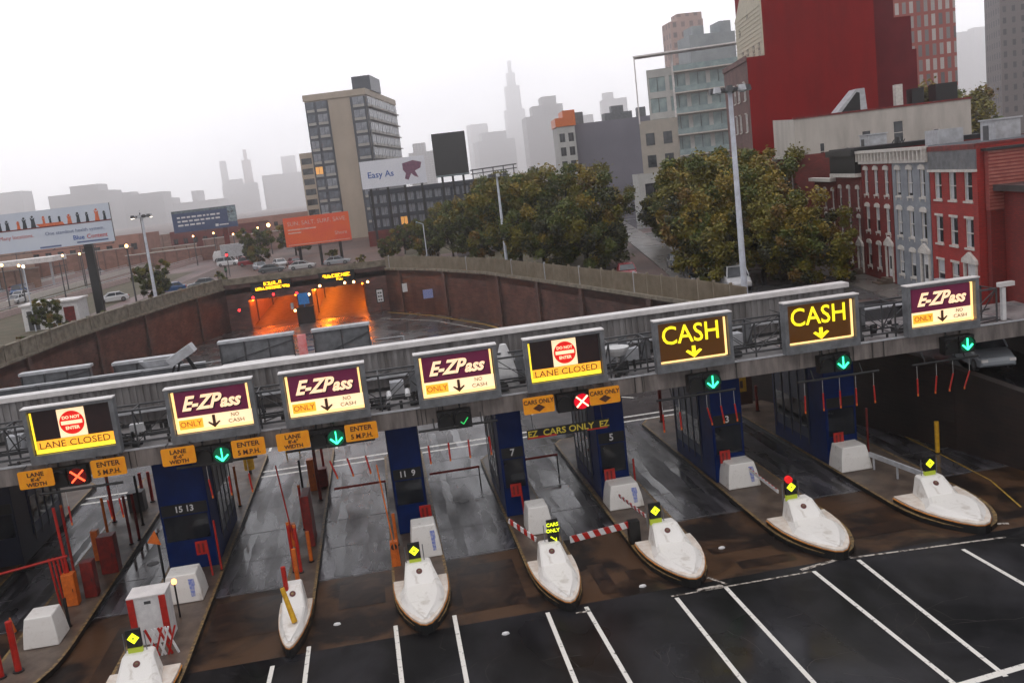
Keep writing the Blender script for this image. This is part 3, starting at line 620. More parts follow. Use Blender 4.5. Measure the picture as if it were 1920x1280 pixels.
#---------------------------------------------------------------- lane signals
SIG=[(-14.47,'x','red cross signal over the far left lane between orange signs'),(-8.14,'g','green arrow signal between orange signs above the 15 13 booth'),(-2.97,'g','green arrow signal between orange signs, second lit arrow from left'),(2.96,'d','dim lane signal with faint green tick under the third purple sign'),(8.7,'x','glowing red cross signal between the two cars only signs'),(15.23,'G','green arrow signal below the left cash sign'),(21.99,'G','green arrow signal below the right cash sign'),(28.66,'G','green arrow signal under the far right purple sign')]
for x,k,lb in SIG:
    t=thing('lane_signal',lb,'lane signal',(x-.45,43.95,6.2),group='lane signals hung on the canopy fascia')
    m=MB(); m.box(-.72,.0,.0,.5,-.42,.42); m.box(.06,.88,.0,.5,-.44,.44); m.box(-.7,.86,.1,.4,-.45,.45); m.bar((-.4,.4,.4),(-.4,.5,.75),.07); m.bar((.4,.4,.4),(.4,.5,.75),.07); m.build('housing',M['black'],t)
    for sx in (-.34,.47):
        m=MB(); rh=.36 if sx<0 else .42; pr=[(math.cos(a)*rh,math.sin(a)*rh) for a in [R(-20)+i*R(220)/10 for i in range(11)]]
        for i in range(10):
            a,b=pr[i],pr[i+1]; m.quad((sx+a[0],-.22 if 2<i<8 else -.12,a[1]),(sx+b[0],-.22 if 2<i<8 else -.12,b[1]),(sx+b[0],.0,b[1]),(sx+a[0],0,a[1]))
        m.build('hood',M['dark'],t)
    m=MB(); m.tube((.47,-.03,0),(.47,0,0),.38,n=20); m.build('lens',M[{'x':'redglow' if x>0 else 'redglow2','g':'greenglow','G':'greenglow','d':'black'}[k]],t)
    m=MB(); 
    if k=='x': m.bar((.2,-.06,-.26),(.76,-.06,.26),.05,.07); m.bar((.2,-.065,.26),(.76,-.065,-.26),.05,.07)
    elif k=='d': m.bar((.35,-.06,-.12),(.47,-.06,-.24),.03,.04); m.bar((.47,-.06,-.24),(.7,-.06,.05),.03,.04)
    else:
        m.bar((.47,-.06,.3),(.47,-.06,-.28),.05,.07); m.bar((.2,-.065,-.02),(.47,-.065,-.28),.05,.07); m.bar((.74,-.065,-.02),(.47,-.065,-.28),.05,.07)
    m.build('symbol',M[{'x':'redhot' if x>0 else 'redsig','g':'green','G':'green','d':'greendim'}[k]],t)
# ---- small orange panels
def orange(x0,z,lines,label,arrowd=False):
    t=thing('orange_sign',label,'sign',(x0+.74,43.62,z),group='small orange signs under the canopy fascia')
    m=MB(); r=.07; w2,h2=.74,.4
    pts=[]
    for cx,cz,a0 in ((w2-r,h2-r,0),(-w2+r,h2-r,90),(-w2+r,-h2+r,180),(w2-r,-h2+r,270)):
        for k in range(4): a=R(a0+k*30); pts.append((cx+math.cos(a)*r,cz+math.sin(a)*r))
    m.loft([[(px,0,pz) for px,pz in pts],[(px,.05,pz) for px,pz in pts]]); m.build('panel',M['osign'],t)
    m=MB()
    for (s_,x,zz,sz,sxx) in lines: m.text(s_,x,-.012,zz,sz,0,0,.006,sx=sxx)
    if arrowd: m.poly([(-.3,-.012,-.13),(-.12,-.012,-.03),(.12,-.012,-.03),(.3,-.012,-.13),(0,-.012,-.32)]); m.box(-.08,.08,-.013,-.011,-.1,.03)
    m.build('lettering',M['brownt'],t)
    m=MB()
    for s_ in (-.5,.5): m.bar((s_,.08,-.35),(s_,.12,.55),.05)
    m.bar((-.5,.1,.5),(-.5,.6,.5),.05); m.bar((.5,.1,.5),(.5,.6,.5),.05); m.build('bracket',M['dgrey'],t)
LN=[('LANE',0,.2,.27,1.1),("8'-6\"",0,-.03,.22,1.1),('WIDTH',0,-.25,.24,1.05)]
EN=[('ENTER',0,.17,.32,1.05),('5 M.P.H.',0,-.19,.31,.95)]
orange(-16.82,6.42,LN,'orange lane width sign at far left, left of the red cross'); orange(-13.72,6.46,EN,'orange enter 5 mph sign at far left, right of the red cross')
orange(-10.68,6.5,LN,'orange lane width sign above the 15 13 booth'); orange(-7.6,6.42,EN,'orange enter 5 mph sign above the yellow ladder')
orange(-5.6,6.42,LN,'orange lane width sign at top of the narrow island poles'); orange(-2.5,6.38,EN,'orange enter 5 mph sign left of the 11 9 booth')
orange(5.85,6.4,[('CARS ONLY',0,.16,.29,.92)],'orange cars only sign left of the glowing red cross',True); orange(9.05,6.38,[('CARS ONLY',0,.16,.29,.92)],'orange cars only sign right of the glowing red cross',True)
t=thing('clearance_banner','yellow lettered cars only clearance bar hung across the closed middle lane','clearance bar',(7.93,43.9,4.95))
m=MB(); m.box(-2.02,2.02,0,.08,-.22,.22); m.build('board',M['black'],t); m=MB(); m.text('EZ',-1.75,-.012,0,.42,0,0,.006); m.text('CARS ONLY',0,-.012,0,.42,0,0,.006,sx=1.1); m.text('EZ',1.75,-.012,0,.42,0,0,.006); m.build('lettering',mat('dull_yellow_text',(.65,.5,.05),.5),t)
m=MB(); m.box(-2.0,-.6,-.006,.001,-.215,-.12); m.box(.9,1.9,-.006,.001,-.215,-.15); m.build('red_tape',M['red'],t)
for s_ in (-1.7,1.7):
    m=MB(); m.bar((s_,.04,.2),(s_,.3,1.1),.03); m.build('hanger',M['dark'],t)
#---------------------------------------------------------------- clearance bars with hanging red tubes
def cbar(x0,x1,z,tubes,label,tl='short'):
    t=thing('height_bar',label,'clearance bar',(x0,44.0,z),group='height bars with hanging red tubes')
    m=MB(); m.tube((0,0,0),(x1-x0,0,0),.06,n=8); n_=2
    for i in range(n_): xx=(x1-x0)*(.2+.6*i); m.tube((xx,0,0),(xx,.3,.45),.035,n=6)
    m.build('bar',M['dark'],t)
    for i,(x,dx) in enumerate(tubes):
        m=MB(); m.tube((0,0,-.02),(0,0,-.72),.012,n=5); m.tube((0,0,-.72),(dx,0,-1.5),.042,n=8,m=1); m.tube((dx,0,-1.5),(dx*1.05,0,-1.62),.043,n=8,m=2)
        o=m.build('tube',[M['clear'],M['red'],M['orange']],t); o.location=(x-x0,0,0)
cbar(-10.2,-6.6,5.85,[(-8.9,.05),(-8.0,.0),(-7.1,.04)],'dark height bar with red tubes over the lane right of the 15 13 booth')
cbar(-5.3,-1.2,5.85,[(-3.4,.22),(-2.6,.16),(-1.75,.12)],'dark height bar with red tubes left of the 11 9 booth')
cbar(.84,4.6,5.87,[(1.2,.02),(2.15,.0),(3.1,.0),(4.1,.02)],'dark height bar with red tubes between the 11 9 and 7 booths')
cbar(12.4,16.4,5.65,[(12.65,0),(13.5,.02),(14.9,.18),(15.6,.1),(16.3,.08)],'dark height bar with red tubes over the left cash lane')
cbar(19.6,23.9,5.5,[(19.95,-.02),(20.9,0),(21.8,.0),(22.65,.0),(23.6,.03)],'dark height bar with red tubes over the right cash lane')
cbar(25.7,29.3,5.5,[(25.95,0),(27.0,-.1),(27.9,-.22),(28.8,-.3)],'dark height bar with red tubes over the far right dark lane')
cbar(-16.2,-12.6,5.6,[(-15.1,0),(-13.4,.05),(-12.9,.04)],'dark height bar with red tubes over the far left closed lane')
#---------------------------------------------------------------- islands
def island(name_lb,xl,xr,yn,yb,taperL=0):
    # outline with a pointed south nose (yn) and blunt north end
    hw=(xr-xl)/2; cx=(xl+xr)/2
    pts=[(xl+taperL,yn+4)]+[(cx-hw*math.cos(t),yn+4-4*math.sin(t)*.98) for t in [R(k) for k in (25,50,70,84)]][:0]
    prof=[(-1,4.2),(-.97,3.2),(-.88,2.2),(-.68,1.2),(-.42,.45),(-.15,.08),(.15,.08),(.42,.45),(.68,1.2),(.88,2.2),(.97,3.2),(1,4.2)]
    pts=[(cx+a*hw,yn+b) for a,b in prof]+[(xr,yb-.8),(xr-.5,yb),(xl+.5,yb),(xl,yb-.8)]
    t=thing('toll_island',name_lb,'traffic island',(cx,yn,0),group='raised islands between the toll lanes'); W=t.location
    m=MB(); m.prism(pts,.01,.22,0,0,1); m.build('deck',[M['isl'],M['blackband']],t,world=W)
    m=MB(); n_=len(pts)
    inn=[]
    for (x,y) in pts: 
        v=Vector((cx-x,(yn+yb)/2-y)); inn.append((x+(.13 if x<cx else -.13),y+(.0 if yn+4<y<yb-1 else (.09 if y<yn+5 else -.09))))
    for i in range(n_):
        j=(i+1)%n_; a,b,c,d=pts[i],pts[j],inn[j],inn[i]
        m.quad((a[0],a[1],.226),(b[0],b[1],.226),(c[0],c[1],.226),(d[0],d[1],.226))
        m.quad((a[0],a[1],.19),(b[0],b[1],.19),(b[0],b[1],.226),(a[0],a[1],.226))
    m.build('kerb',M['kerb'],t,world=W)
    return t
IS=dict(a=(-23.2,-20.4,37,66),b=(-17.2,-14.5,35.5,66),c=(-12.1,-9.2,31.2,67),d=(-6.0,-4.6,35.45,66),e=(-1.25,1.22,35.45,62),f=(4.62,6.75,35.2,58),g=(9.5,12.25,35.35,59),h=(15.68,18.95,35.5,60.5),i=(21.9,25.75,35.6,61))
IL=dict(a='far left toll island, mostly dark',b='left toll island carrying the red bollards and orange cabinets',c='wide toll island under the 15 13 booth with the striped cabinet',d='narrow toll island with orange gate poles and no booth',e='toll island under the 11 9 booth',f='toll island under the 7 booth with yellow lettered post sign',g='toll island with the wide striped barrier arm',h='toll island under the booth below the left cash sign',i='rightmost toll island, under the booth below the right cash sign')
for k,v in IS.items(): island(IL[k],*v)
#---------------------------------------------------------------- white bullnoses
def bullnose(cx,hw,yn,label,L=4.4,bh=1.4,bw=.5):
    t=thing('island_bullnose',label,'bullnose',(cx,yn,.0),group='white bullnoses on the island tips')
    hw*=.93
    prof=[(1,L),(1,L*.84),(.95,L*.64),(.83,L*.45),(.65,L*.28),(.43,L*.13),(.2,L*.03),(0,0)]
    full=[(-a,b) for a,b in prof]+[(a,b) for a,b in reversed(prof[:-1])]
    def ring(k,z,dy=0): return [(a*(hw*k),dy+b*(1 if dy==0 else (L-dy)/L),z) for a,b in full]
    m=MB(); m.loft([ring(1.01,.0),ring(1.01,.37)]); m.build('black_base',M['blackband'],t)
    m=MB(); m.loft([ring(1.02,.372),ring(1.03,.39),ring(1.02,.41)]); m.build('orange_rim',M['orangerim'],t)
    m=MB(); m.loft([ring(1.0,.41,0),ring(1.0,.5,0.02)]); m.build('ledge',M['ledge'],t,bevel=.02)
    # inner raised hull
    secs=[(L-.1,bh,bw*.86,bw*1.1),(L-.62,bh,bw*.92,bw*1.18),(L-.7,bh-.05,bw*.94,bw*1.2),(L-1.45,.78,bw*1.12,bw*1.5),(L-2.1,.74,hw*.66,hw*.8),(L-2.9,.7,hw*.52,hw*.68),(L-3.5,.66,hw*.32,hw*.46),(.3,.6,.05,.14)]
    rings=[]
    for y,z,ht,hb in secs: 
        hb=min(hb,hw*.84); ht=min(ht,hw*.74); rings.append([(-hb,y,.5),(-ht,y,z-.06),(-ht*.85,y,z),(ht*.85,y,z),(ht,y,z-.06),(hb,y,.5)])
    m=MB(); m.loft(rings); m.build('shell',M['white'],t,bevel=.03)
    m=MB(); yb=L-.97; zc_=(bh+.78)/2+.08; yy_=L-.7-.75*(bh-.05-zc_)/(bh-.83); nv=Vector((0,-(bh-.83),.75)).normalized(); c0=Vector((0,yy_,zc_)); m.tube(tuple(c0-nv*.03),tuple(c0+nv*.02),.13,n=16); m.tube(tuple(c0+nv*.021),tuple(c0+nv*.03),.06,n=10,m=1); m.build('emblem',[M['emblem'],M['kerb']],t)
    return t
bn=[(-10.65,1.4,'c','white bullnose with lime diamond sign at the lower left corner'),(-5.3,.72,'d','narrow white bullnose with yellow and orange posts on top'),(-.02,1.24,'e','broad white bullnose in front of the 11 9 booth'),(5.68,1.07,'f','slim white bullnose beside the yellow lettered post sign'),(10.88,1.38,'g','white bullnose at the hinge of the wide striped barrier arm'),(17.25,1.5,'h','white bullnose below the small red light, second from right'),(23.7,1.7,'i','rightmost white bullnose with lime diamond sign')]
for cx,hw,k,lb in bn: bullnose(cx,hw,IS[k][2]-.12,lb,4.5 if hw>.8 else 4.3,1.45 if hw<.8 else 1.4,.42 if hw<.8 else (.52 if hw<1.2 else .62))
# LED status signs on the bullnoses
def status(cx,y,z,label,kind='d'):
    t=thing('status_sign',label,'status sign',(cx,y,z),group='small lit signs on the bullnoses')
    if kind=='d':
        m=MB(); m.box(-.26,.26,0,.16,.3,.98); m.build('housing',M['black'],t)
        m=MB(); c=.66; m.poly([(-.22,-.02,c),(0,-.02,c-.22),(.22,-.02,c),(0,-.02,c+.22)]); m.build('lime_diamond',M['lime'],t)
        m=MB(); m.tube((0,-.03,c),(0,-.021,c),.05,n=8); m.build('dot',M['limed'],t)
        m=MB(); m.box(-.26,.26,-.02,.14,.0,.28); m.build('lime_plate',M['limed'],t)
    else:
        m=MB(); m.box(-.24,.24,0,.14,0,1.05); m.build('housing',M['black'],t)
        m=MB(); m.text('CARS',0,-.01,.85,.22,0,0,.006); m.text('ONLY',0,-.01,.58,.22,0,0,.006); m.bar((-.12,-.01,.32),(.12,-.01,.12),.02,.05); m.bar((.12,-.01,.12),(.12,-.01,.26),.02,.05); m.build('lettering',M['lime'],t)
    for s_ in (-.38,.38):
        m=MB(); m.tube((s_,.1,-.1),(s_,.1,.85),.02,n=6); m.build('side_rod',M['grey'],t)
    return t
for cx,k,z,lb,kk in [(-10.75,'c',1.3,'lime diamond sign at the lower left bullnose','d'),(-.12,'e',1.25,'lime diamond sign in front of the 11 9 booth','d'),(5.9,'f',1.3,'black post sign with yellow cars only lettering','t'),(10.55,'g',1.3,'lime diamond sign at the hinge of the wide striped arm','d'),(16.95,'h',1.3,'lime diamond sign with red light above','d'),(23.75,'i',1.3,'lime diamond sign on the rightmost bullnose','d')]:
    status(cx,IS[k][2]+3.95,z,lb,kk)
t=thing('red_beacon','small red light above the lime diamond, second bullnose from right','beacon',(16.85,39.5,1.2)); m=MB(); m.tube((0,0,0),(0,0,1.0),.03,n=6); m.build('rod',M['dark'],t); m=MB(); m.tube((0,-.12,1.12),(0,.05,1.12),.17,n=12); m.build('lens',mat('red_beacon_lens',(.5,.01,.01),.4,emit=(.7,.01,.01),es=.8),t)
#---------------------------------------------------------------- crash blocks
def crash(cx,y,hw,h,label,tagx=1):
    t=thing('crash_block',label,'crash block',(cx,y,.23),group='white crash blocks in front of the booths')
    m=MB(); m.loft([[(-hw,0,0),(hw,0,0),(hw,1.5,0),(-hw,1.5,0)],[(-hw*.9,.1,h*.55),(hw*.9,.1,h*.55),(hw*.9,1.45,h*.55),(-hw*.9,1.45,h*.55)],[(-hw*.76,.22,h),(hw*.76,.22,h),(hw*.76,1.4,h),(-hw*.76,1.4,h)]]); m.build('block',M['white'],t,bevel=.05)
    if tagx:
        m=MB(); a=hw*.97; m.poly([(a*.45,.022+.0,h*.2),(a*.78,.045,h*.2),(a*.66,.15,h*.82),(a*.36,.15,h*.82)]); m.build('blue_notice',M['bluetag'],t)
    return t
CR=[(-10.45,42.0,.85,1.25,'white crash block with blue notice in front of the 15 13 booth',1),(-15.8,39.8,.72,1.25,'plain white crash block beside the red posts at lower left',0),(.45,42.6,.72,1.5,'white crash block in front of the 11 9 booth',1),(5.95,43.2,.62,1.3,'pale crash block behind the cars only post sign',0),(10.6,44.7,.9,1.2,'white crash block left of the small striped arm',1),(16.85,44.9,.86,1.25,'white crash block in front of the booth below the left cash sign',1),(22.85,44.7,.85,1.25,'rightmost white crash block, below the right cash sign',0)]
for a in CR: crash(*a)
#---------------------------------------------------------------- booths
def booth(x0,x1,y0,y1,nums,label,dark=False):
    t=thing('toll_booth',label,'toll booth',((x0+x1)/2,y0,.23),group='tall blue toll booths'); W=t.location; hw=(x1-x0)/2; D=y1-y0; H=6.7-.23-.003
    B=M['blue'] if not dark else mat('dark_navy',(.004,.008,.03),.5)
    m=MB(); m.box(-hw,hw,0,D,0,H-.6); m.build('shell',B,t,bevel=.02)
    m=MB(); m.box(-hw-.04,hw+.04,-.05,D+.05,H-.597,H-.03); m.build('cap',mat('dark_navy',(.004,.008,.03),.5),t)
    zb=3.05 if not nums or len(nums)>2 else 3.3
    m=MB(); m.box(-hw+.08,hw-.08,-.03,-.002,zb-.27,zb+.27); m.build('number_plate',M['black'],t)
    if nums:
        m=MB(); m.text(nums,0,-.035,zb,.42 if len(nums)>2 else .5,0,0,.008,sx=.95); m.build('digits',M['whitep'],t)
    m=MB(); m.box(-hw+.12,hw-.12,-.025,-.002,1.5,zb-.33); m.build('window',M['boothglass'],t)
    m=MB(); m.box(-hw+.06,-hw+.12,-.05,-.002,1.4,zb-.3); m.box(hw-.12,hw-.06,-.05,-.002,1.4,zb-.3); m.box(-hw+.06,hw-.06,-.05,-.002,1.38,1.48); m.build('window_frame',B,t)
    for s_ in (-1,1):
        xx=s_*hw; X0,X1=(xx-.03,xx-.002) if s_<0 else (xx+.002,xx+.03)
        m=MB(); m.box(X0,X1,D*.28,D*.96,.9,5.2); m.build('side_panel',M['bluegrey'],t)
        X0,X1=(xx-.05,xx-.032) if s_<0 else (xx+.032,xx+.05)
        m=MB()
        for k in range(4): yy=D*(.32+.16*k); m.box(X0,X1,yy,yy+D*.11,1.5,2.9)
        m.build('side_window',M['boothglass'],t)
        m=MB()
        for k in range(5): yy=D*(.30+.16*k); m.box(X0-.02 if s_<0 else X1-.01,X0+.01 if s_<0 else X1+.02,yy,yy+.06,.6,5.2)
        m.build('mullion',M['dgrey'],t)
    return t
booth(-11.85,-9.55,46.2,53,'15 13','blue toll booth numbered 15 13 on the wide left island')
booth(-.72,.82,46.3,53,'11  9','blue toll booth numbered 11 9 with an orange pole in front')
booth(4.75,6.0,46.3,52.5,'7','slim blue toll booth numbered 7')
booth(9.75,11.25,46.3,52.5,'5','blue toll booth right of the clearance banner')
booth(15.85,17.5,46.3,52.8,'3','blue toll booth below the left cash sign')
booth(22.05,23.75,46.3,53,'1','blue toll booth below the right cash sign')
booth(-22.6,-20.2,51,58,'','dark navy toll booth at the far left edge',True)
# red letter-like stands behind crash blocks
for (x,y,lb) in [(-9.9,44.9,'red sign stand behind the crash block of the 15 13 booth'),(.7,44.9,'red lamp cluster behind the crash block of the 11 9 booth'),(5.35,46.0,'red sign panel low on the slim 7 booth'),(10.2,46.0,'red sign stand behind the crash block of the 5 booth'),(16.35,46.0,'red sign stand at the booth below the left cash sign'),(22.6,46.0,'red sign stand at the booth below the right cash sign')]:
    t=thing('red_stand',lb,'sign stand',(x,y,.23),group='red sign stands in front of the booths')
    m=MB(); m.box(-.3,.22,0,.06,1.1,1.75); m.build('panel',M['red'],t); m=MB(); m.box(-.2,-.1,-.01,.0,1.2,1.65); m.box(.0,.1,-.01,.0,1.2,1.65); m.build('marks',M['dred'],t)
    m=MB(); m.tube((.25,.03,0),(.2,.03,1.75),.05,n=8); m.build('post',M['red'],t)
#---------------------------------------------------------------- posts, gates, cabinets
def post(x,y,h,r,mm,label,grp='red and orange posts on the islands',lean=0,z=.23,name='marker_post',top=None):
    t=thing(name,label,'post',(x,y,z),group=grp); m=MB(); m.tube((0,0,.05),(lean,0,h),r,n=10); m.build('shaft',M[mm],t)
    m=MB(); m.tube((0,0,0),(0,0,.05),r*1.7,n=10); m.build('foot',M['dark'],t)
    if top: m=MB(); m.tube((lean,0,h+.001),(lean,0,h+.12),r*1.05,n=10); m.build('cap',M[top],t)
    return t
def gate(x,y,label,h=4.4,arm='orange',cab='orange',side=1,lean=.25):
    t=thing('barrier_gate',label,'barrier gate',(x,y,.23),group='raised barrier gates')
    m=MB(); m.box(-.2,.2,-.2,.2,0,1.15,taper=.03); m.build('cabinet',M[cab],t)
    m=MB(); m.tube((.0,-.26,.95),(.0,-.1,.95),.14,n=10); m.build('hub',M['dark'],t)
    m=MB(); m.bar((.05,-.3,.4),(-lean,-.3,h),.11,.06); m.build('arm',M[arm],t)
    return t
gate(-1.0,42.4,'raised orange barrier arm in front of the 11 9 booth',4.9)
gate(-6.0,47.2,'raised barrier arm with orange cabinet on the narrow island',4.3,'red')
for (x,y,h,r,mm,lb,tp) in [(-5.35,41.4,1.9,.1,'orange','orange post standing upright behind the narrow bullnose',None),(-5.55,38.9,2.1,.1,'red','red post on top of the narrow bullnose',None),
 (-5.7,43.6,2.3,.08,'red','pair of red posts on the narrow island, left one','orange'),(-5.4,43.4,2.2,.08,'red','pair of red posts on the narrow island, right one','orange'),
 (-5.0,54,3.2,.09,'dred','tall dark red pole far back on the narrow island',None),(-4.9,58,2.6,.08,'red','thin red post at the back of the narrow island',None),
 (-16.6,37.6,2.0,.13,'red','left of the two thick red posts at the lower left corner',None),(-16.05,37.9,2.1,.13,'red','right of the two thick red posts at the lower left corner',None),
 (-16.9,56,3.6,.09,'red','tall red pole left of the far left red cross signal',None),(-14.9,51.5,2.7,.08,'dred','dark red pole right of the far left enter sign, left one',None),(-14.6,52,2.6,.08,'dred','dark red pole right of the far left enter sign, right one',None),
 (-15.9,59,1.9,.1,'red','short red post on the far side of the lane beside the booth, left one',None),(-15.4,59,1.9,.1,'red','short red post on the far side of the lane beside the booth, right one',None),
 (17.0,59.5,2.4,.12,'dred','first dark red post at the far end of the left cash island',None),(18.0,59.3,2.4,.12,'dred','second dark red post at the far end of the left cash island',None),(17.6,57.8,2.0,.1,'orange','orange post at the far end of the left cash island',None),
 (6.0,54.6,2.5,.08,'red','left red pole behind the slim 7 booth',None),(6.3,55.2,2.5,.08,'red','right red pole behind the slim 7 booth',None),
 (24.6,46.8,2.6,.06,'dred','dark red pole right of the rightmost booth',None),(23.2,58.5,1.7,.1,'dred','dark red post behind the rightmost booth',None),
 (28.1,46.0,1.75,.12,'yellow','yellow post standing in the dark right lane',None),(11.6,46.6,1.9,.05,'red','thin red rod right of the 5 booth',None),(-9.3,45.4,2.5,.05,'red','thin red rod right of the 15 13 booth',None)]:
    post(x,y,h,r,mm,lb,top=tp,z=.23 if mm!='yellow' else .0)
t=thing('yellow_post','yellow leaning post lying on the narrow bullnose','post',(-5.15,36.9,.75)); m=MB(); m.tube((0,0,0),(-.3,.2,1.4),.12,.09,n=10); m.build('shaft',M['yellow'],t)
def cabinet(x,y,w_,d_,h,mm,label,name='control_cabinet',taper=0,cat='cabinet'):
    t=thing(name,label,cat,(x,y,.23)); m=MB(); m.box(-w_/2,w_/2,0,d_,0,h,taper=taper); m.build('body',M[mm],t,bevel=.02)
    m=MB(); m.box(-w_*.38,w_*.38,-.012,-.002,h*.12,h*.86); m.build('door',M[mm],t) 
    m=MB(); m.box(w_*.25,w_*.3,-.03,-.013,h*.45,h*.55); m.build('handle',M['dark'],t); return t
cabinet(-14.95,47.4,.8,.7,1.9,'dred','large orange red cabinet on the left island near the kerb')
cabinet(-15.75,43.9,.55,.5,1.5,'orange','orange cabinet beside the red pole frame on the left island')
cabinet(-16.1,49.6,.35,.4,1.6,'orange','small orange cabinet on the left island'); cabinet(-15.1,44.6,.55,.6,1.7,'dred','dark red cabinet beside the orange one')
cabinet(-5.1,46.6,.38,1.6,2.6,'dred','tall brown red cabinet behind the raised arm on the narrow island')
cabinet(-22.0,60,1.6,1.0,2.2,'dgrey','grey brown box at the far left behind the dark booth'); cabinet(-15.9,57.2,.9,.8,1.2,'dgrey','low dark box with white top beyond the left cabinets')
cabinet(-4.95,56.5,.6,.6,1.1,'dred','low brown box far back on the narrow island'); cabinet(5.0,47.9-2.0,.001+.5,.2,.8,'whitep','small white box on the slim 7 booth face') if 0 else None
cabinet(6.3,57,.8,.4,2.4,'dgrey','tall narrow dark cabinet behind the slim booth')
for (x,y,h,r,mm,lb,tp) in [(-17.0,48.5,3.4,.07,'red','tall thin red pole behind the orange cabinet','orange'),(-16.4,52.8,2.4,.08,'orange','orange post between the far left cabinets',None),(-15.0,54.6,2.9,.07,'dark','slim black pole beyond the orange red cabinet',None),(-21.2,54,2.6,.1,'red','red post beside the dark navy booth',None),(-20.9,58.4,1.8,.09,'orange','orange post far back on the far left island',None),
 (-10.9,54.5,2.6,.08,'red','red post behind the 15 13 booth, left one',None),(-9.7,55.3,2.4,.07,'orange','orange post behind the 15 13 booth, right one',None),(-5.6,49.4,2.3,.07,'red','red post beside the raised arm of the narrow island','orange'),(-5.0,44.6,1.5,.09,'orange','short orange post on the narrow island kerb',None),(-5.7,52.2,3.0,.06,'dark','thin black pole on the narrow island',None),(-.9,44.9,1.6,.08,'orange','short orange post left of the 11 9 crash block',None),(-11.9,40.3,1.4,.08,'red','short red post left of the striped cabinet',None),(-15.2,41.6,1.3,.07,'dark','short black post beside the plain crash block',None)]:
    post(x,y,h,r,mm,lb,top=tp)
t=thing('triangle_sign','orange triangular sign on a black pole at the side of the 15 13 booth','sign',(-11.75,44.6,.23)); m=MB(); m.tube((0,0,0),(0,0,2.6),.06,n=8); m.build('pole',M['dark'],t); m=MB(); m.loft([[(-.45,y_,2.2),(.15,y_,2.0),(-.05,y_,2.75)] for y_ in (-.1,-.06)]); m.build('panel',M['orange'],t)
cabinet(-16.7,46.0,.5,.5,1.3,'dark','black equipment box behind the red pole frame'); cabinet(-11.5,56.2,.8,.7,1.5,'dgrey','grey equipment box behind the 15 13 booth'); cabinet(-21.6,47.5,.8,.8,1.2,'dark','black equipment box in front of the navy booth'); cabinet(-5.5,56.0,.4,.5,1.9,'orange','orange cabinet far back on the narrow island')
t=thing('traffic_cone','small orange cone on the wet lane left of the plain crash block','cone',(-17.9,42.5,.01)); m=MB(); m.tube((0,0,.03),(0,0,.7),.17,.03,12); m.build('cone_body',M['orange'],t); m=MB(); m.box(-.2,.2,-.2,.2,0,.03); m.build('base',M['dark'],t)
# white cabinet with red stripes at lower left
t=thing('striped_cabinet','white cabinet with red side stripes at the lower left','cabinet',(-10.95,38.3,.23))
m=MB(); m.box(-.72,.72,0,1.1,0,2.0); m.build('body',M['whitep'],t,bevel=.02)
for s_ in (-1,1):
    m=MB(); m.box(s_*.62-.13,s_*.62+.13,-.05,-.003,-.02,2.02); m.build('red_stripe',M['red'],t)
m=MB(); m.box(-.1,.16,-.012,-.002,1.72,1.84); m.build('handle',M['dgrey'],t); m=MB(); m.box(-.76,.76,-.04,1.14,2.003,2.07); m.build('lid',M['cap'],t)
t=thing('warning_lamp','glowing amber lamp between the striped cabinet and crash block','lamp',(-10.35,40.6,.23)); m=MB(); m.tube((0,0,0),(0,0,1.5),.04,n=6); m.build('post',M['dark'],t); m=MB(); m.loft([[(math.cos(a)*r,math.sin(a)*r,z) for a in [i*math.pi/5 for i in range(10)]] for r,z in ((.07,1.5),(.11,1.56),(.11,1.66),(.06,1.72))]); m.build('lens',mat('amber_lens',(.9,.4,.1),.4,emit=(1,.35,.1),es=5),t)
t=thing('pole_barrier','bunch of red poles with a red bar reaching left over the far left lane','barrier frame',(-16.35,44.2,.23))
for k in range(4):
    m=MB(); m.tube((k*.18,0,0),(k*.18-.12,0,2.3),.05,n=8); m.build('pole',M['red'],t)
m=MB(); m.tube((-3.9,0,1.75),(.7,0,2.3),.06,n=8); m.build('cross_bar',M['red'],t); m=MB(); m.tube((.6,.05,0),(.5,.05,4.6),.07,n=8); m.build('tall_pole',M['red'],t)
# red and white striped arms
def striped(x0,y0,z0,x1,y1,z1,label,hh=.26,n_=8,base=True):
    t=thing('striped_barrier',label,'barrier arm',(x0,y0,z0),group='red and white striped barrier arms'); d=Vector((x1-x0,y1-y0,z1-z0))
    a=MB(); a.bar((0,0,0),tuple(d),.05,hh); a.build('arm',M['whitep'],t)
    m=MB(); dn=d.normalized(); L_=d.length; st_=L_/n_; side=Vector((dn.y,-dn.x,0)).normalized()
    if side.y>0: side=-side
    upv=dn.cross(side); 
    if upv.z<0: upv=-upv
    for k in range(n_):
        s0=st_*(k+.1); q=[dn*s0-upv*hh/2,dn*(s0+st_*.5)-upv*hh/2,dn*(s0+st_*.75)+upv*hh/2,dn*(s0+st_*.25)+upv*hh/2]
        q=[tuple(v+side*.032) for v in q]; m.quad(*q)
        m.quad(*[tuple(v) for v in (dn*(s0+st_*.25)+upv*(hh/2+.004)-side*.03,dn*(s0+st_*.75)+upv*(hh/2+.004)-side*.03,dn*(s0+st_*.75)+upv*(hh/2+.004)+side*.03,dn*(s0+st_*.25)+upv*(hh/2+.004)+side*.03)])
    m.build('red_stripe',M['red'],t)
    if base: m=MB(); m.box(-.25,.25,-.2,.2,-z0+.24,.15); m.build('motor_box',M['black'],t)
    return t
striped(9.75,40.3,1.15,6.75,40.0,1.0,'wide red and white striped arm lowered across the middle lane',.3,6)
striped(5.3,40.4,1.1,4.3,41.6,1.75,'short red and white arm stub pointing up left of the cars only sign',.22,4,False)
striped(10.4,40.4,1.35,10.15,44.4,1.1,'thin striped arm running back to the crash block of the 5 booth',.14,7,False)
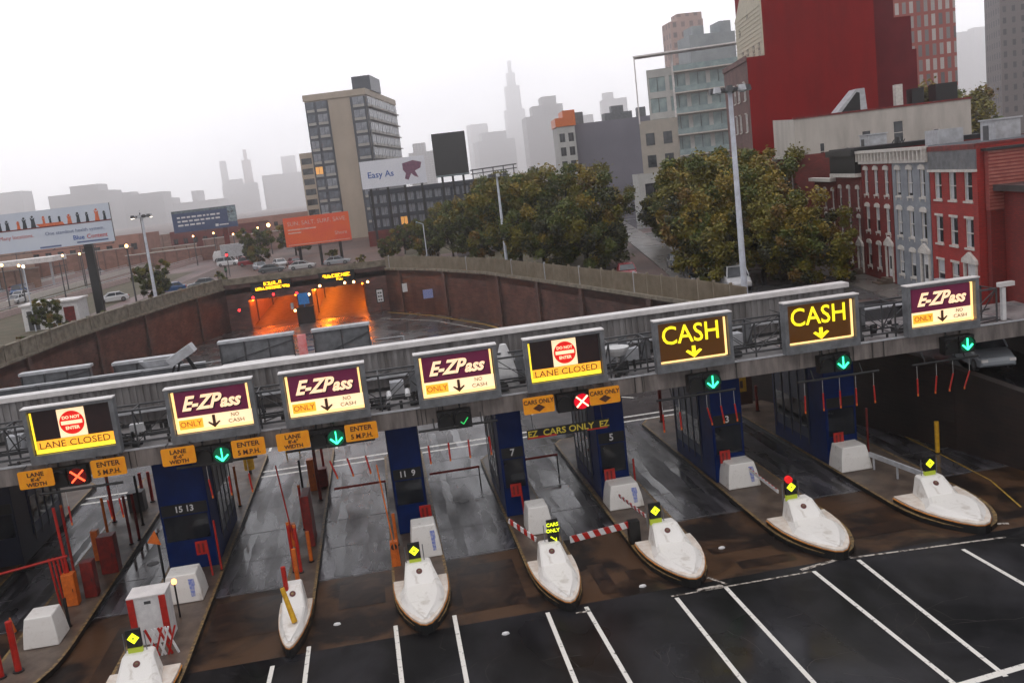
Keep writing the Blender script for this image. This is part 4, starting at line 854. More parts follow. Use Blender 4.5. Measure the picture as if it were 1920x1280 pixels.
striped(16.8,40.6,1.4,17.1,44.8,1.2,'thin striped arm running back to the crash block below the left cash sign',.16,9,False)
t=thing('guard_rail','pale guard rail from the rightmost crash block to its bullnose','rail',(23.6,44.8,.23)); m=MB(); m.bar((0,0,.75),(.6,-4.2,.75),.1,.24)
for k in range(3): m.bar((.05+k*.25,-.3-k*1.8,0),(.05+k*.25,-.3-k*1.8,.7),.08)
m.build('rail',M['lgrey'],t)
t=thing('folded_gate','folded red and white lattice gate beside the lower left bullnose','gate',(-10.3,37.1,.23)); m=MB(); n_=MB()
for k in range(4):
    (m if k%2 else n_).bar((-.6+k*.25,0,0),(-.2+k*.25,.1,1.1),.07); (n_ if k%2 else m).bar((-.2+k*.25,.02,0),(-.6+k*.25,.12,1.1),.07)
m.build('red_slat',M['red'],t); n_.build('white_slat',M['whitep'],t)
# red floor bars across the lanes
for (x0,x1,lb) in [(-4.1,-1.2,'red bar low across the lane left of the 11 9 booth'),(1.3,4.2,'red bar low across the lane right of the 11 9 booth'),(6.8,8.8,'red bar low across the closed middle lane')]:
    t=thing('lane_bar',lb,'barrier bar',(x0,53.2,.0),group='red bars low across the lanes'); m=MB(); m.box(0,x1-x0,-.03,.03,.94,1.06); m.build('bar',M['red'],t); m=MB(); m.bar((x1-x0-.05,0,0),(x1-x0-.05,0,.94),.07); m.build('leg',M['dark'],t)
# yellow ladder and sign box behind
t=thing('ladder','yellow step ladder standing behind the 15 13 booth','ladder',(-7.55,66.5,.01)); m=MB()
for s_ in (-.45,.45): m.bar((s_,0,0),(s_*.8,.4,3.6),.09)
for k in range(8): m.bar((-.43,.05*k,.4+.4*k),(.43,.05*k,.4+.4*k),.06)
m.build('ladder',M['yellow'],t)
t=thing('yellow_drum','yellow drum on a stand behind the 15 13 booth','drum',(-9.9,62,.23)); m=MB(); m.tube((0,0,.3),(0,0,1.3),.33,n=14); m.build('drum',M['yellow'],t); m=MB(); m.tube((0,0,0),(0,0,.299),.1,n=8); m.build('stand',M['dark'],t)
t=thing('notice_board','brown board with yellow notice in a white frame behind the left cash lane','notice board',(22.7,59.8,.23))
m=MB(); m.box(-.75,.75,0,.12,.2,2.6); m.build('board',mat('brown_board',(.1,.045,.035),.6),t); m=MB(); m.box(-.85,-.76,-.05,.15,0,2.7); m.box(-.757,.85,-.05,.15,2.603,2.7); m.build('white_frame',M['cap'],t)
m=MB(); m.box(-.3,.35,-.03,-.002,1.1,2.1); m.build('yellow_notice',M['yellow'],t); m=MB(); m.box(-.08,.12,-.04,-.031,1.35,1.85); m.build('symbol',M['brownt'],t)
crash(24.4,54.5,.6,1.7,'tall white block beside the brown notice board',0)
crash(-12.3+.9,57,.5,1.2,'white block on the far side of the 15 13 booth',0)
# litter and manholes
for i,(x,y,lb) in enumerate([(-3.6,37.6,'crumpled white paper on the wet lane left of the broad bullnose'),(8.9,36.2,'white scrap on the apron left of the striped arm bullnose'),(2.9,34.2,'tiny white scrap at the asphalt edge'),(13.2,38.6,'tiny pale scrap on the apron left of the second bullnose')]):
    m=MB(); m.loft([[(math.cos(a)*(.16+.05*math.sin(3*a))*k,math.sin(a)*.1*k,z) for a in [j*math.pi/4 for j in range(8)]] for k,z in ((1,0),(.8,.06),(.3,.09))]); o=m.build('paper_scrap',M['whitep']); o.location=(x,y,.012); tag(o,lb,'litter')
for (x,y,lb) in [(2.9,50.5,'round dark manhole cover between the 11 9 and 7 booths'),(-13.2,48.5,'round dark manhole cover in the far left lane')]:
    m=MB(); m.tube((0,0,0),(0,0,.012),.3,n=20); o=m.build('manhole_cover',M['dark']); o.location=(x,y,.01); tag(o,lb,'manhole cover')
#---------------------------------------------------------------- light masts
def mast(x,y,z0,h,r0,r1,label,arms=6,hub=1.0,glow=False):
    t=thing('light_mast',label,'light mast',(x,y,z0),group='tall light masts'); m=MB(); m.tube((0,0,0),(0,0,h),r0,r1,12); m.build('pole',M['pole'],t,smooth=False)
    m=MB(); m.tube((0,0,h-.1),(0,0,h+.15),hub*.55,hub*.55,14)
    for k in range(arms): a=2*math.pi*k/arms; m.tube((0,0,h),(math.cos(a)*hub,math.sin(a)*hub,h+.05),.04,n=6)
    m.build('head_ring',M['dgrey'],t)
    for k in range(arms):
        a=2*math.pi*(k+.5)/arms; m=MB(); c=(math.cos(a)*hub,math.sin(a)*hub)
        m.box(c[0]-.22,c[0]+.22,c[1]-.22,c[1]+.22,h-.12,h+.25,taper=.06); o=m.build('floodlight',M['dgrey'] if k%2 else M['lgrey'],t)
        m=MB(); m.box(c[0]-.16,c[0]+.16,c[1]-.16,c[1]+.16,h-.16,h-.122); m.build('glass',M['lampc'] if (glow and k%3==0) else M['pglass'],t)
    m=MB(); m.tube((0,0,0),(0,0,.5),r0*1.8,n=12); m.build('base',M['grey'],t)
mast(24.9,63.5,6.3,14.8,.23,.15,'thick pale light mast rising from the right end of the tan fence',8,1.15)
mast(15.1,112.5,6.3,11.2,.2,.12,'pale light mast at the curve of the tan fence before the trees',6,1.0)
mast(-27.8,125,6.3,11.3,.22,.14,'pale light mast with lit lamps beside the left parapet',6,1.1,True)
def lamp(x,y,z0,h,label,mm='lampc',r=.06,arm=.0,bulb=.16,pm='pole'):
    t=thing('street_lamp',label,'street lamp',(x,y,z0),group='street lamps'); m=MB(); m.tube((0,0,0),(0,0,h),r*1.3,r,8); 
    if arm: m.tube((0,0,h),(arm,0,h+.3),r*.7,n=6)
    m.build('pole',M[pm],t); m=MB(); m.loft([[(arm+math.cos(a)*bulb*k,math.sin(a)*bulb*k,h+.3+z) for a in [i*math.pi/5 for i in range(10)]] for k,z in ((.5,-bulb),(1,-bulb*.3),(.9,bulb*.5),(.3,bulb))]); m.build('lamp_head',M[mm],t)
lamp(6.9,132.3,6.3,6,'slim curved lamp post standing at the right brick wall near the tunnels','pglass',.06,-.8)
lamp(-39.5,116,6.05,7.2,'lit lamp post beside the small white hut','lampc',.06)
lamp(-42,150,6.0,14,'thin dark pole between the black billboard post and the left mast','dark',.1,0,.05,'bpole')
lamp(-38,170,6.0,12.5,'thin dark pole right of the left light mast','dark',.1,0,.05,'bpole')
LY=1
for i,(px,py,Y,lb) in enumerate([(3,497,150,'warm street light at the extreme left edge'),(35,498,155,'warm street light right of the left edge, under the left billboard'),(117,479,190,'white street light under the middle of the left billboard'),(149,476,195,'white street light beside the black billboard post'),(362,443,222,'warm street light under the left end of the navy billboard'),(400,437,224,'warm street light under the middle of the navy billboard'),(437,439,226,'warm street light below the right end of the navy billboard, lower'),(450,433,228,'warm street light below the right end of the navy billboard, upper'),(483,427,230,'small twin street light left of the orange billboard'),(503,422,232,'large bright amber street light left of the orange billboard'),(237,461,124.4,'white street light on the left light mast side')]):
    p=at(px,py,Y); lamp(p.x,p.y,6,p.z-6.3,lb,'lampw',.09,0,.2 if i!=9 else .42,'dgrey')
#---------------------------------------------------------------- billboards
def board(x,y,z0,w_,h,rz,label,mats_face,posts,pm='dark',depth=.5):
    t=thing('billboard',label,'billboard',(x,y,z0),rz); m=MB(); m.box(-w_/2,w_/2,.03,depth,0,h); m.build('back_frame',M['dgrey'],t)
    m=MB(); m.box(-w_/2,w_/2,0,.027,0,h); m.build('face',mats_face,t)
    for (px_,wd) in posts: m=MB(); m.box(px_-wd/2,px_+wd/2,.52,.52+wd,6-z0,h*.55); m.build('post',M[pm],t)
    m=MB(); m.box(-w_/2,w_/2,-.9,-.1,-.25,-.19)
    for k in range(5): m.bar((-w_/2+w_*k/4*.98+.1,-.9,-.2),(-w_/2+w_*k/4*.98+.1,.3,-.05),.06)
    m.build('catwalk',M['dgrey'],t); return t
p0=at(205,447,122); wl=mat('billboard_white',(.62,.66,.74),.5,col2=(.55,.6,.7),scale=.3)
t=board(-37.6,122,15.1,13.8,4.6,R(2),'white billboard with orange and black silhouettes on a thick black post at left',wl,[(3.6,.95)],'bpole')
# silhouettes strip: generic figures
m=MB(); r=random.Random(11)
for k in range(14):
    x=-6.6+k*.98+r.uniform(-.2,.2); h=r.uniform(.9,1.5); w2=r.uniform(.16,.3); mi=k%3 if k%3<2 else 1
    m.poly([(x-w2,-.02,2.65),(x+w2,-.02,2.65),(x+w2*.7,-.02,2.65+h*.6),(x+w2*.95,-.02,2.65+h*.78),(x,-.02,2.65+h*.7),(x-w2*.9,-.02,2.65+h*.82),(x-w2*.6,-.02,2.65+h*.5)],mi)
    m.tube((x,-.02,2.65+h*.86),(x,-.012,2.65+h*.86),.14,n=8,m=mi)
m.poly([(-1.2,-.022,2.66),(1.6,-.022,2.66),(1.4,-.022,3.0),(-1.6,-.022,3.0)],0)
m.box(-6.9,6.9,-.03,-.018,2.52,2.66,2); m.build('silhouettes',[mat('print_orange',(.75,.16,.05),.5),mat('print_black',(.02,.03,.04),.5),M['dred']],t)
m=MB(); m.text('Many locations.',-4.0,-.02,1.75,.62,0); m.text('One standout health system.',2.6,-.02,1.75,.58,1); m.text('Blue',2.9,-.02,.9,.75,2,0,.012); m.text('Content',5.0,-.02,.9,.7,0,0,.01); m.box(-1.6,.8,-.02,-.01,.12,.3,1); m.box(2.6,6.2,-.02,-.01,.25,.42,1); m.build('lettering',[mat('print_red',(.6,.08,.07),.5),mat('print_navy',(.1,.14,.3),.5),mat('print_blue',(.03,.1,.4),.5)],t)
t=board(-38.4,236,13.4,14.6,5.0,R(3),'navy billboard with white lettering on a brown post among street lights',mat('billboard_navy',(.03,.05,.13),.5,col2=(.05,.08,.18),scale=.5),[(4.2,1.2)],'dred')
m=MB(); r=random.Random(3)
for row,(z,n_) in enumerate(((3.2,9),(2.3,8),(1.4,5))):
    x=-6.2
    for k in range(n_):
        wd=r.uniform(.5,1.3); m.box(x,x+wd,-.02,-.01,z,z+.38); x+=wd+.3
m.box(2.2,2.9,-.02,-.01,.5,1.1); m.box(3.1,5.2,-.02,-.01,.65,.9); m.build('lettering',M['whitep'],t)
m=MB(); m.box(5.3,7.3,-.03,-.002,1.2,4.9); m.build('photo_panel',mat('photo_print',(.3,.4,.45),.5,col2=(.05,.06,.07),scale=1.5),t); m=MB(); m.box(-7.3,5.2,-.025,-.002,4.4,5.0); m.build('top_strip',mat('photo_strip',(.16,.22,.25),.5,col2=(.05,.06,.07),scale=1.5),t)
t=board(-9.3,170,9.75,11.2,4.95,R(1),'orange billboard with pale lettering in front of the tall beige building',mat('billboard_orange',(.8,.13,.03),.5,col2=(.72,.08,.05),scale=.25,thr=(.4,.7)),[(-3.5,.5),(0,.5),(3.5,.5)])
m=MB(); m.text('SUN. SALT. SURF. SAVE.',.1,-.02,3.85,.98,0); m.box(-5.0,-.2,-.02,-.01,2.75,2.95); m.box(-5.0,-2.8,-.02,-.01,2.2,2.4); m.box(-5.2,5.3,-.02,-.01,.22,.32); m.text('Shore',3.9,-.02,1.5,.9,0); m.build('lettering',mat('print_pink',(.85,.5,.42),.5),t)
t=board(5.8,200,18.2,13.2,5.5,R(-2),'white billboard reading easy as, beside the tall beige building',mat('billboard_pale',(.75,.76,.82),.5,col2=(.7,.71,.78),scale=.3),[(-5,.5),(-1.5,.5),(2,.5),(5.5,.5)])
m=MB(); m.text('Easy As',-2.6,-.02,2.6,1.75,0,0,.02); m.build('lettering',mat('print_royal',(.02,.1,.42),.5),t)
m=MB(); m.poly([(2.0,-.02,4.3),(4.2,-.02,4.75),(5.9,-.02,4.2),(5.6,-.02,3.1),(4.4,-.02,2.6),(5.0,-.02,1.2),(4.1,-.02,1.6),(3.6,-.02,2.2),(2.9,-.02,.9),(2.2,-.02,1.2),(2.5,-.02,2.3),(2.0,-.02,3.0)]); m.build('plum_shape',mat('print_plum',(.12,.05,.1),.6,col2=(.25,.1,.16),scale=3),t)
t=board(17.9,201,19.2,6.9,8.5,R(-2),'blank black digital billboard on a steel frame above the trees',mat('screen_black',(.012,.012,.014),.4,col2=(.02,.02,.022)),[(-2.2,.45),(0,.45),(2.2,.45)])
m=MB(); m.box(-3.45,3.45,-.1,-.03,-.003-.35,-.003); m.build('lower_trim',M['pglass'],t)
t=thing('truss_sign','thin dark roof truss sign frame right of the black billboard','frame',(24,205,14)); m=MB(); m.bar((-2,0,5.6),(8,0,5.9),.25); m.bar((-2,0,4.8),(8,0,5.1),.2)
for k in range(5): m.bar((-1.5+k*2.2,0,-8),(-1.5+k*2.2,0,5.8),.2)
m.build('frame',M['dgrey'],t)
#---------------------------------------------------------------- windows and facades
def facade(m,x0,x1,z0,z1,rects,y=0,dep=.16,mi=0,mr=None):
    xs=sorted(set([x0,x1]+[v for r in rects for v in (r[0],r[1])])); zs=sorted(set([z0,z1]+[v for r in rects for v in (r[2],r[3])]))
    for i in range(len(xs)-1):
        for j in range(len(zs)-1):
            cx=(xs[i]+xs[i+1])/2; cz=(zs[j]+zs[j+1])/2
            if any(r[0]<cx<r[1] and r[2]<cz<r[3] for r in rects): continue
            m.quad((xs[i],y,zs[j]),(xs[i+1],y,zs[j]),(xs[i+1],y,zs[j+1]),(xs[i],y,zs[j+1]),mi)
    k=mi if mr is None else mr
    for a,b,c,d in rects:
        m.quad((a,y,c),(a,y+dep,c),(a,y+dep,d),(a,y,d),k); m.quad((b,y,c),(b,y,d),(b,y+dep,d),(b,y+dep,c),k)
        m.quad((a,y,c),(b,y,c),(b,y+dep,c),(a,y+dep,c),k); m.quad((a,y,d),(a,y+dep,d),(b,y+dep,d),(b,y,d),k)
def shell(m,w_,d,h,mi=0,mroof=1,z0=0,y=0):
    m.quad((0,y,z0),(0,d,z0),(0,d,h),(0,y,h),mi); m.quad((w_,y,z0),(w_,y,h),(w_,d,h),(w_,d,z0),mi); m.quad((0,d,z0),(w_,d,z0),(w_,d,h),(0,d,h),mi); m.quad((0,y,h-.5),(w_,y,h-.5),(w_,d,h-.5),(0,d,h-.5),mroof)
WP={}; WR=random.Random(9)
def window(parent,x,y,z,w_,h,style='sash',fm='trim',lit=None,label=None):
    """a window at the opening's lower left corner, sub-parts: frame, sill, lintel"""
    vr=WR.choice((0,0,1,2,3)); key=(round(w_,2),round(h,2),style,fm,lit,vr)
    if key in WP: return cp(WP[key],parent,(x,y,z))
    m=MB(); m.quad((0,.12,0),(w_,.12,0),(w_,.12,h),(0,.12,h))
    if style in('sash','arch','flat') : 
        c=(.45,.3,.94,.55)[vr]*w_; zb_=(.03,.03,h*.45,h*.12)[vr]; m.quad((.03,.115,zb_),(c,.115,zb_),(c,.115,h*.96),(.03,.115,h*.96),1)
        if vr==2 and style=='flat': m.box(w_*.15,w_*.85,-.35,.1,.03,.42,1)
    o=m.build('window',[M[lit or 'glass'],M['curtain']],parent); o.location=(x,y,z)
    f=MB(); t=.06
    f.box(0,t,.06,.11,0,h); f.box(w_-t,w_,.04,.11,0,h); f.box(t,w_-t,.04,.11,0,t); f.box(t,w_-t,.04,.11,h-t,h); f.box(t,w_-t,.05,.11,h*.5-.03,h*.5+.03)
    f.build('frame',M[fm],o)
    if style in('sash','arch','flat'):
        s_=MB(); s_.box(-.08,w_+.08,-.07,.03,-.12,-.003)
        if style=='arch': s_.box(-.04,.06,-.04,-.003,-.3,-.125); s_.box(w_-.06,w_+.04,-.04,-.003,-.3,-.125)
        s_.build('sill',M[fm],o)
        l_=MB()
        if style=='arch': l_.loft([[(-.12,yy,h+.003),(w_+.12,yy,h+.003),(w_+.1,yy,h+.2),(w_*.75,yy,h+.33),(w_*.25,yy,h+.33),(-.1,yy,h+.2)] for yy in (-.07,-.003)])
        else: l_.box(-.06,w_+.06,-.05,-.003,h+.003,h+.14)
        l_.build('lintel',M[fm],o)
    WP[key]=o; return o
RZ=math.atan2(-.983,-.1835)
def sth(name,label,cat,s,e=0,z=6.0,group=None): return thing(name,label,cat,st(s,e,z),RZ,group)
GR='three storey row houses along the side street'
def rowhouse(s,w_,h,wallm,label,style,fm,cornice,wins=True,wh=1.75,ww=.85,door='arch',d=11,wl=None,xo=0):
    t=sth('row_house',label,'row house',s,0,6.13,GR)
    rows=[h*.09,h*.375,h*.665] ; xs=[w_*.1+i*(w_*.8-ww)/2 for i in range(3)]
    rects=[]
    for r_,z in enumerate(rows):
        for i,x in enumerate(xs):
            if r_==0 and i==2: rects.append((x-.1,x+ww+.2,.4,h*.28)); continue
            rects.append((x,x+ww,z,z+wh*(1 if r_ else .95)))
    m=MB(); facade(m,0,w_,0,h,rects); shell(m,w_,d,h); m.build('wall',[wallm,M['roof']],t)
    for r_,z in enumerate(rows):
        for i,x in enumerate(xs):
            if r_==0 and i==2: continue
            window(t,x,0,z,ww,wh*(1 if r_ else .95),style,fm)
    x=xs[2]
    m=MB(); m.box(x-.1,x+ww+.2,.1,.15,.4,h*.28); o=m.build('door',M['whitep'] if fm=='trim' else M['dgrey'],t)
    m=MB(); m.box(x+.15,x+ww-.05,.08,.098,1.0,h*.2); m.build('door_glass',M['glass'],o)
    m=MB(); hh=h*.28; x0,x1=x-.28,x+ww+.38
    m.box(x0,x-.1,-.1,.05,0.1,hh); m.box(x+ww+.2,x1,-.1,.05,.1,hh)
    m.loft([[(x0-.1,yy,hh+.003),(x1+.1,yy,hh+.003),(x1+.05,yy,hh+.25),((x0+x1)/2,yy,hh+.7),(x0-.05,yy,hh+.25)] for yy in (-.18,-.003)]); m.build('door_surround',M['trim'],t)
    m=MB(); 
    for k in range(3): m.box(x-.2,x+ww+.3,-1.2+k*.35,-.11,.0+k*.13,.127+k*.13)
    m.build('steps',M['isl'],t)
    m=MB()
    if cornice=='bracket':
        m.box(-.05,w_+.05,-.45,-.003,h-.12,h+.08); m.box(0,w_,-.22,-.003,h-.95,h-.123)
        n_=int(w_/.75)
        for k in range(n_+1): xx=k*(w_-.2)/n_; m.box(xx,xx+.18,-.4,-.223,h-.75,h-.123)
        m.build('cornice',M['trim'],t)
    elif cornice=='plain':
        m.box(0,w_,-.08,-.003,h-1.35,h-.2); m.build('frieze',M['grey'],t); m=MB(); m.box(-.03,w_+.03,-.15,-.003,h-1.5,h-1.353); m.build('cornice',M['trim'],t); m=MB(); m.box(-.03,w_+.03,-.12,.2,h-.197,h+.12); m.box(w_-.2,w_+.05,.21,d,h+.003,h+.12); m.build('red_coping',M['dred'],t)
    else:
        m.box(-.1,w_+.1,-.5,.0,h-.2,h+.1); m.build('cornice',M['trim'],t)
    m=MB(); m.box(w_*.3,w_*.3+.9,d*.5,d*.5+.7,h-.5,h+1.0); m.build('chimney',wallm,t)
    return t
BR1=brick('red_row_brick',(.4,.028,.022),(.32,.02,.018),(.22,.03,.025),sx=1.6,dirt=.25); BR2=brick('deep_red_brick',(.25,.018,.013),(.18,.014,.011),(.1,.02,.02),sx=1.6,dirt=.3)
GRH=mat('grey_painted_front',(.27,.29,.32),.6,col2=(.2,.21,.235),scale=1.2); BR3=brick('brown_red_brick',(.22,.03,.025),(.15,.022,.02),(.12,.04,.035),sx=1.6)
rowhouse(-7.2,7.0,9.65,BR1,'bright red brick row house with grey frieze, nearest in the row','flat','trim','plain',ww=1.15,wh=1.75)
rowhouse(-.3,6.75,9.75,GRH,'grey painted row house between the red houses','arch','trim','bracket',ww=.95,wh=1.85)
rowhouse(6.6,6.75,9.75,BR2,'deep red row house with white bracketed cornice and window hoods','arch','trim','bracket',ww=.9,wh=1.85)
th_=rowhouse(13.4,6.7,8.0,BR3,'brown red row house under the black tarred upper storey','arch','trim','lip',ww=.7,wh=1.5)
m=MB(); m.box(-.1,6.75,-.45,10,8.0,10.1); m.box(-.2,6.85,-.6,10,9.6,10.3) if 0 else None; m.build('black_upper_storey',M['black'],th_)
m=MB(); m.box(-.2,6.85,-.75,-.453,9.5,10.0); m.build('black_cornice',M['dark'],th_)
rowhouse(20.3,6.7,7.6,BR3,'brown row house half hidden by the autumn trees','arch','trim','lip',ww=.7,wh=1.5)
rowhouse(41.5,7,9.5,BR2,'maroon row house in front of the big red windowless building','sash','trim','lip',ww=.8,wh=1.7); rowhouse(34.4,7,9.8,BR3,'maroon row house left of the long white wall','sash','trim','lip',ww=.8,wh=1.7)
# clapboard side wall of the first house and lower neighbour
t=sth('clapboard_wing','red clapboard side wing beside the bright red house','house wing',-14.4,0.35,6.13)
m=MB(); m.box(0,.5,0,14,5.9,9.3)
b_=MB()
for k in range(17): b_.box(.503,.54,.0,14,5.95+k*.2,6.06+k*.2)
b_.build('pale_boards',mat('pale_red_board',(.4,.13,.1),.6,col2=(.3,.08,.06),scale=2),t)
m.build('clapboards',mat('red_clapboard',(.3,.055,.045),.6,col2=(.2,.04,.035),scale=2,stretch=(1,1,3)),t)
m=MB(); m.box(-.05,.46,.05,14,0,5.89); m.build('lower_wall',BR2,t); m=MB(); m.box(-.1,.7,-.15,14.1,9.303,9.45); m.build('coping',M['dark'],t)
t=sth('shed_house','low dark red house with flat black roof at the right edge','house',-14.95,1.15,6.13)
m=MB(); facade(m,0,8,0,7.0,[(6.3,7.2,2.2,4.6)]); m.quad((8,0,0),(8,0,7),(8,12,7),(8,12,0)); m.quad((0,0,0),(0,12,0),(0,12,7),(0,0,7)); m.quad((0,12,0),(8,12,0),(8,12,7),(0,12,7)); m.build('wall',BR2,t); m=MB(); m.box(-.5,8.5,-.6,12.5,7.003,7.35); m.build('roof',M['roof'],t)
window(t,6.3,0,2.2,.9,2.4,'sash','trim'); m=MB(); m.tube((7.7,-.1,.2),(7.7,-.1,6.9),.07,n=8); m.build('drain_pipe',M['lgrey'],t)
m=MB(); m.quad((0,0,0),(0,0,0),(0,0,0),(0,0,0)) if 0 else None
# roof clutter on the row houses
for i,(s,e,lb,k) in enumerate([(16,3,'small white roof hut above the black upper storey','hut'),(9.5,3.2,'dark rooftop barbecue and chairs on the deep red house','junk'),(2.5,3.5,'white roof box behind the grey house cornice','box'),(-4.5,4.5,'white door hut on the roof of the bright red house','hut'),(-10.5,5,'black roof bulkhead right of the bright red house','black'),(-13,8.5,'white skylight frame at the right edge roofs','sky')]):
    p=st(s,e,15.4); t=thing('roof_hut' if k!='junk' else 'roof_furniture',lb,'roof hut' if k!='junk' else 'roof furniture',p,RZ); m=MB()
    if k=='hut': m.box(0,2.2,0,1.6,0,1.7); m.box(-.1,2.3,-.1,1.7,1.703,1.8)
    elif k=='box': m.box(0,2.4,0,1.8,0,1.5)
    elif k=='black': m.box(0,2.6,0,3.2,-.6,1.1)
    elif k=='sky': m.box(0,3,0,5,-.3,.2); m.loft([[(.2,.2,.203),(2.8,.2,.203),(2.8,4.8,.203),(.2,4.8,.203)],[(.9,.5,1.0),(2.1,.5,1.0),(2.1,4.5,1.0),(.9,4.5,1.0)]])
    else:
        for q in range(5): m.box(q*.6,q*.6+.35,.1,.5,0,.5); m.bar((q*.6,.1,.5),(q*.6+.3,.4,1.1),.06)
        m.tube((1.3,.3,.5),(1.3,.3,1.3),.3,.2,10)
    m.build('body',M[{'hut':'lgrey','box':'lgrey','black':'black','sky':'lgrey','junk':'dark'}[k]],t)
    if k=='hut': m=MB(); m.box(.4,1.2,-.02,-.002,.0,1.4); m.build('door',M['dgrey'],t)
#---- south facing walls on the street grid: helper frame with x=e (east), y=north along the street
RZ2=math.atan2(-.1835,.983)
def nth(name,label,cat,s,e,z=6.0,group=None): return thing(name,label,cat,st(s,e,z),RZ2,group)
t=nth('white_wall_building','long dirty white walled building behind the row house roofs','building',27.5,.3,6)
m=MB(); rc=[(2.4,2.9,9.2,10.9),(6.6,7.5,9.8,11.6),(9.7,10.7,9.9,12.2),(13.6,14.2,9.0,11),(.9+3.9,5.3,9,10.2)]
facade(m,0,17.3,0,13.5,rc); m.quad((0,0,0),(0,0,13.5),(0,9,13.9),(0,9,0)); m.quad((17.3,0,0),(17.3,9,0),(17.3,9,13.5),(17.3,0,13.5)); m.quad((0,0,13.3),(17.3,0,13.3),(17.3,9,13.3),(0,9,13.3),1)
m.build('wall',[mat('dirty_white_wall',(.5,.46,.42),.7,col2=(.36,.33,.3),scale=.45,stretch=(1.5,1,.35),thr=(.4,.7)),M['roof']],t)
m=MB(); m.box(-.1,17.4,-.1,.25,13.503,13.68); m.build('coping',M['dred'],t)
for a,b,c,d_ in rc: window(t,a,0,c,b-a,d_-c,'plain','trim')
m=MB(); m.box(10.8,11.5,2,2.8,13.3,15.8); m.build('chimney',M['trim'],t)
m=MB(); m.box(12.2,13.4,1.5,3,13.3,15.2); m.box(15.6-.8,16.9,2,4,13.3,15.4); m.build('roof_vent',M['black'],t)
m=MB(); m.loft([[(4.4,y,13.5),(7.6,y,13.5),(7.4,y,15.8),(6.6,y,15.8)] for y in (1,3.4)]); m.build('roof_stair',M['lgrey'],t); m=MB(); m.poly([(4.9,.98,13.55),(6.9,.98,13.55),(6.9,.98,15.4),(6.6,.98,15.5)]); m.build('stair_opening',M['black'],t)
m=MB()
for k in range(3): m.box(-.5,-.003,.6+k*2.6,1.6+k*2.6,3.5,5.4)
m.build('side_bay',BR3,t)
RED=mat('red_stucco',(.24,.004,.005),.8,spec=.15,col2=(.15,.004,.005),scale=.3,detail=10,stretch=(1.4,1,.35),thr=(.35,.85),bump=.3); MAR=mat('maroon_stucco',(.15,.012,.018),.8,spec=.15,col2=(.115,.01,.016),scale=.4)
t=nth('red_building','huge plain red windowless building with cream clapboard flank','building',46,0,6)
m=MB(); m.box(0,14.9,0,15,0,21.7); m.box(2.1,14.9,.003,14.9,21.703,36); m.build('red_wall',RED,t)
m=MB(); m.quad((-.003,0,0),(-.003,15,0),(-.003,15,21.8),(-.003,0,21.8)); m.box(-.15,-.02,-.02,15,21.3,21.9); m.build('brick_flank',brick('grey_brown_brick',(.2,.1,.09),(.15,.075,.07),(.16,.1,.09),sx=2),t)
for z in (13.2,16.9):
    for y in (1.6,5.2,7.6,11):
        o=window(t,0,0,0,.9,2.1,'sash','trim'); o.location=(-.16,y+.9,z); o.rotation_euler=(0,0,R(-90))
m=MB(); m.box(1.95,2.095,.0,15,21.75,27.5); m.loft([[(1.9,0,27.5),(1.9,15,27.5),(2.09,15,27.5),(2.09,0,27.5)],[(1.9,0,36),(1.9,15,27.6),(2.09,15,27.6),(2.09,0,36)]])
for k in range(12): m.box(1.9,1.948,0,15,21.9+k*.5,22.0+k*.5)
m.build('cream_clapboards',mat('cream_clapboard',(.55,.5,.38),.6,col2=(.46,.42,.32),scale=2),t)
for y,z in ((1.5,21.9),(4.5,21.9),(8,21.9),(11,21.9),(12,25.4),(7,27.0),(2.5,28.4)):
    o=window(t,0,0,0,.8,1.5 if z<23 else .8,'plain','dgrey'); o.location=(1.86,y+.8,z); o.rotation_euler=(0,0,R(-90))
t=nth('maroon_building','darker maroon stepped building right of the huge red one','building',50,14.95,6)
m=MB(); m.box(0,3.6,0,14,0,36); m.box(3.603,5.6,0,14,0,24.6); m.box(5.603,6.1,0,14,0,20.7); m.build('wall',MAR,t)
#---------------------------------------------------------------- generic blocks with window grids
def block(name,label,cat,loc,rz,w_,d,h,wallm,glassm='glass',nx=4,nz=6,side=0,ww=1.2,wh=1.4,z0=1.5,roofm='roof',parapet=.5,sills=None,lit=()):
    t=thing(name,label,cat,loc,rz); m=MB(); fx=w_/nx; fz=(h-z0-.6)/nz
    rects=[(i*fx+(fx-ww)/2,i*fx+(fx+ww)/2,z0+j*fz+.3,z0+j*fz+.3+wh) for i in range(nx) for j in range(nz)]
    facade(m,0,w_,0,h,rects,dep=.25); shell(m,w_,d,h); m.build('wall',[wallm,M[roofm]],t)
    for k,r in enumerate(rects):
        mm=MB(); mm.quad((0,.2,0),(ww,.2,0),(ww,.2,wh),(0,.2,wh)); mm.box(ww/2-.05,ww/2+.05,.12,.19,0,wh,1); key=('blk',ww,wh,glassm,k in lit)
        if key in WP: cp(WP[key],t,(r[0],0,r[2]))
        else: o=mm.build('window',[M['orangew'] if k in lit else (M[glassm] if isinstance(glassm,str) else glassm),M['dgrey']],t); o.location=(r[0],0,r[2]); WP[key]=o
    return t
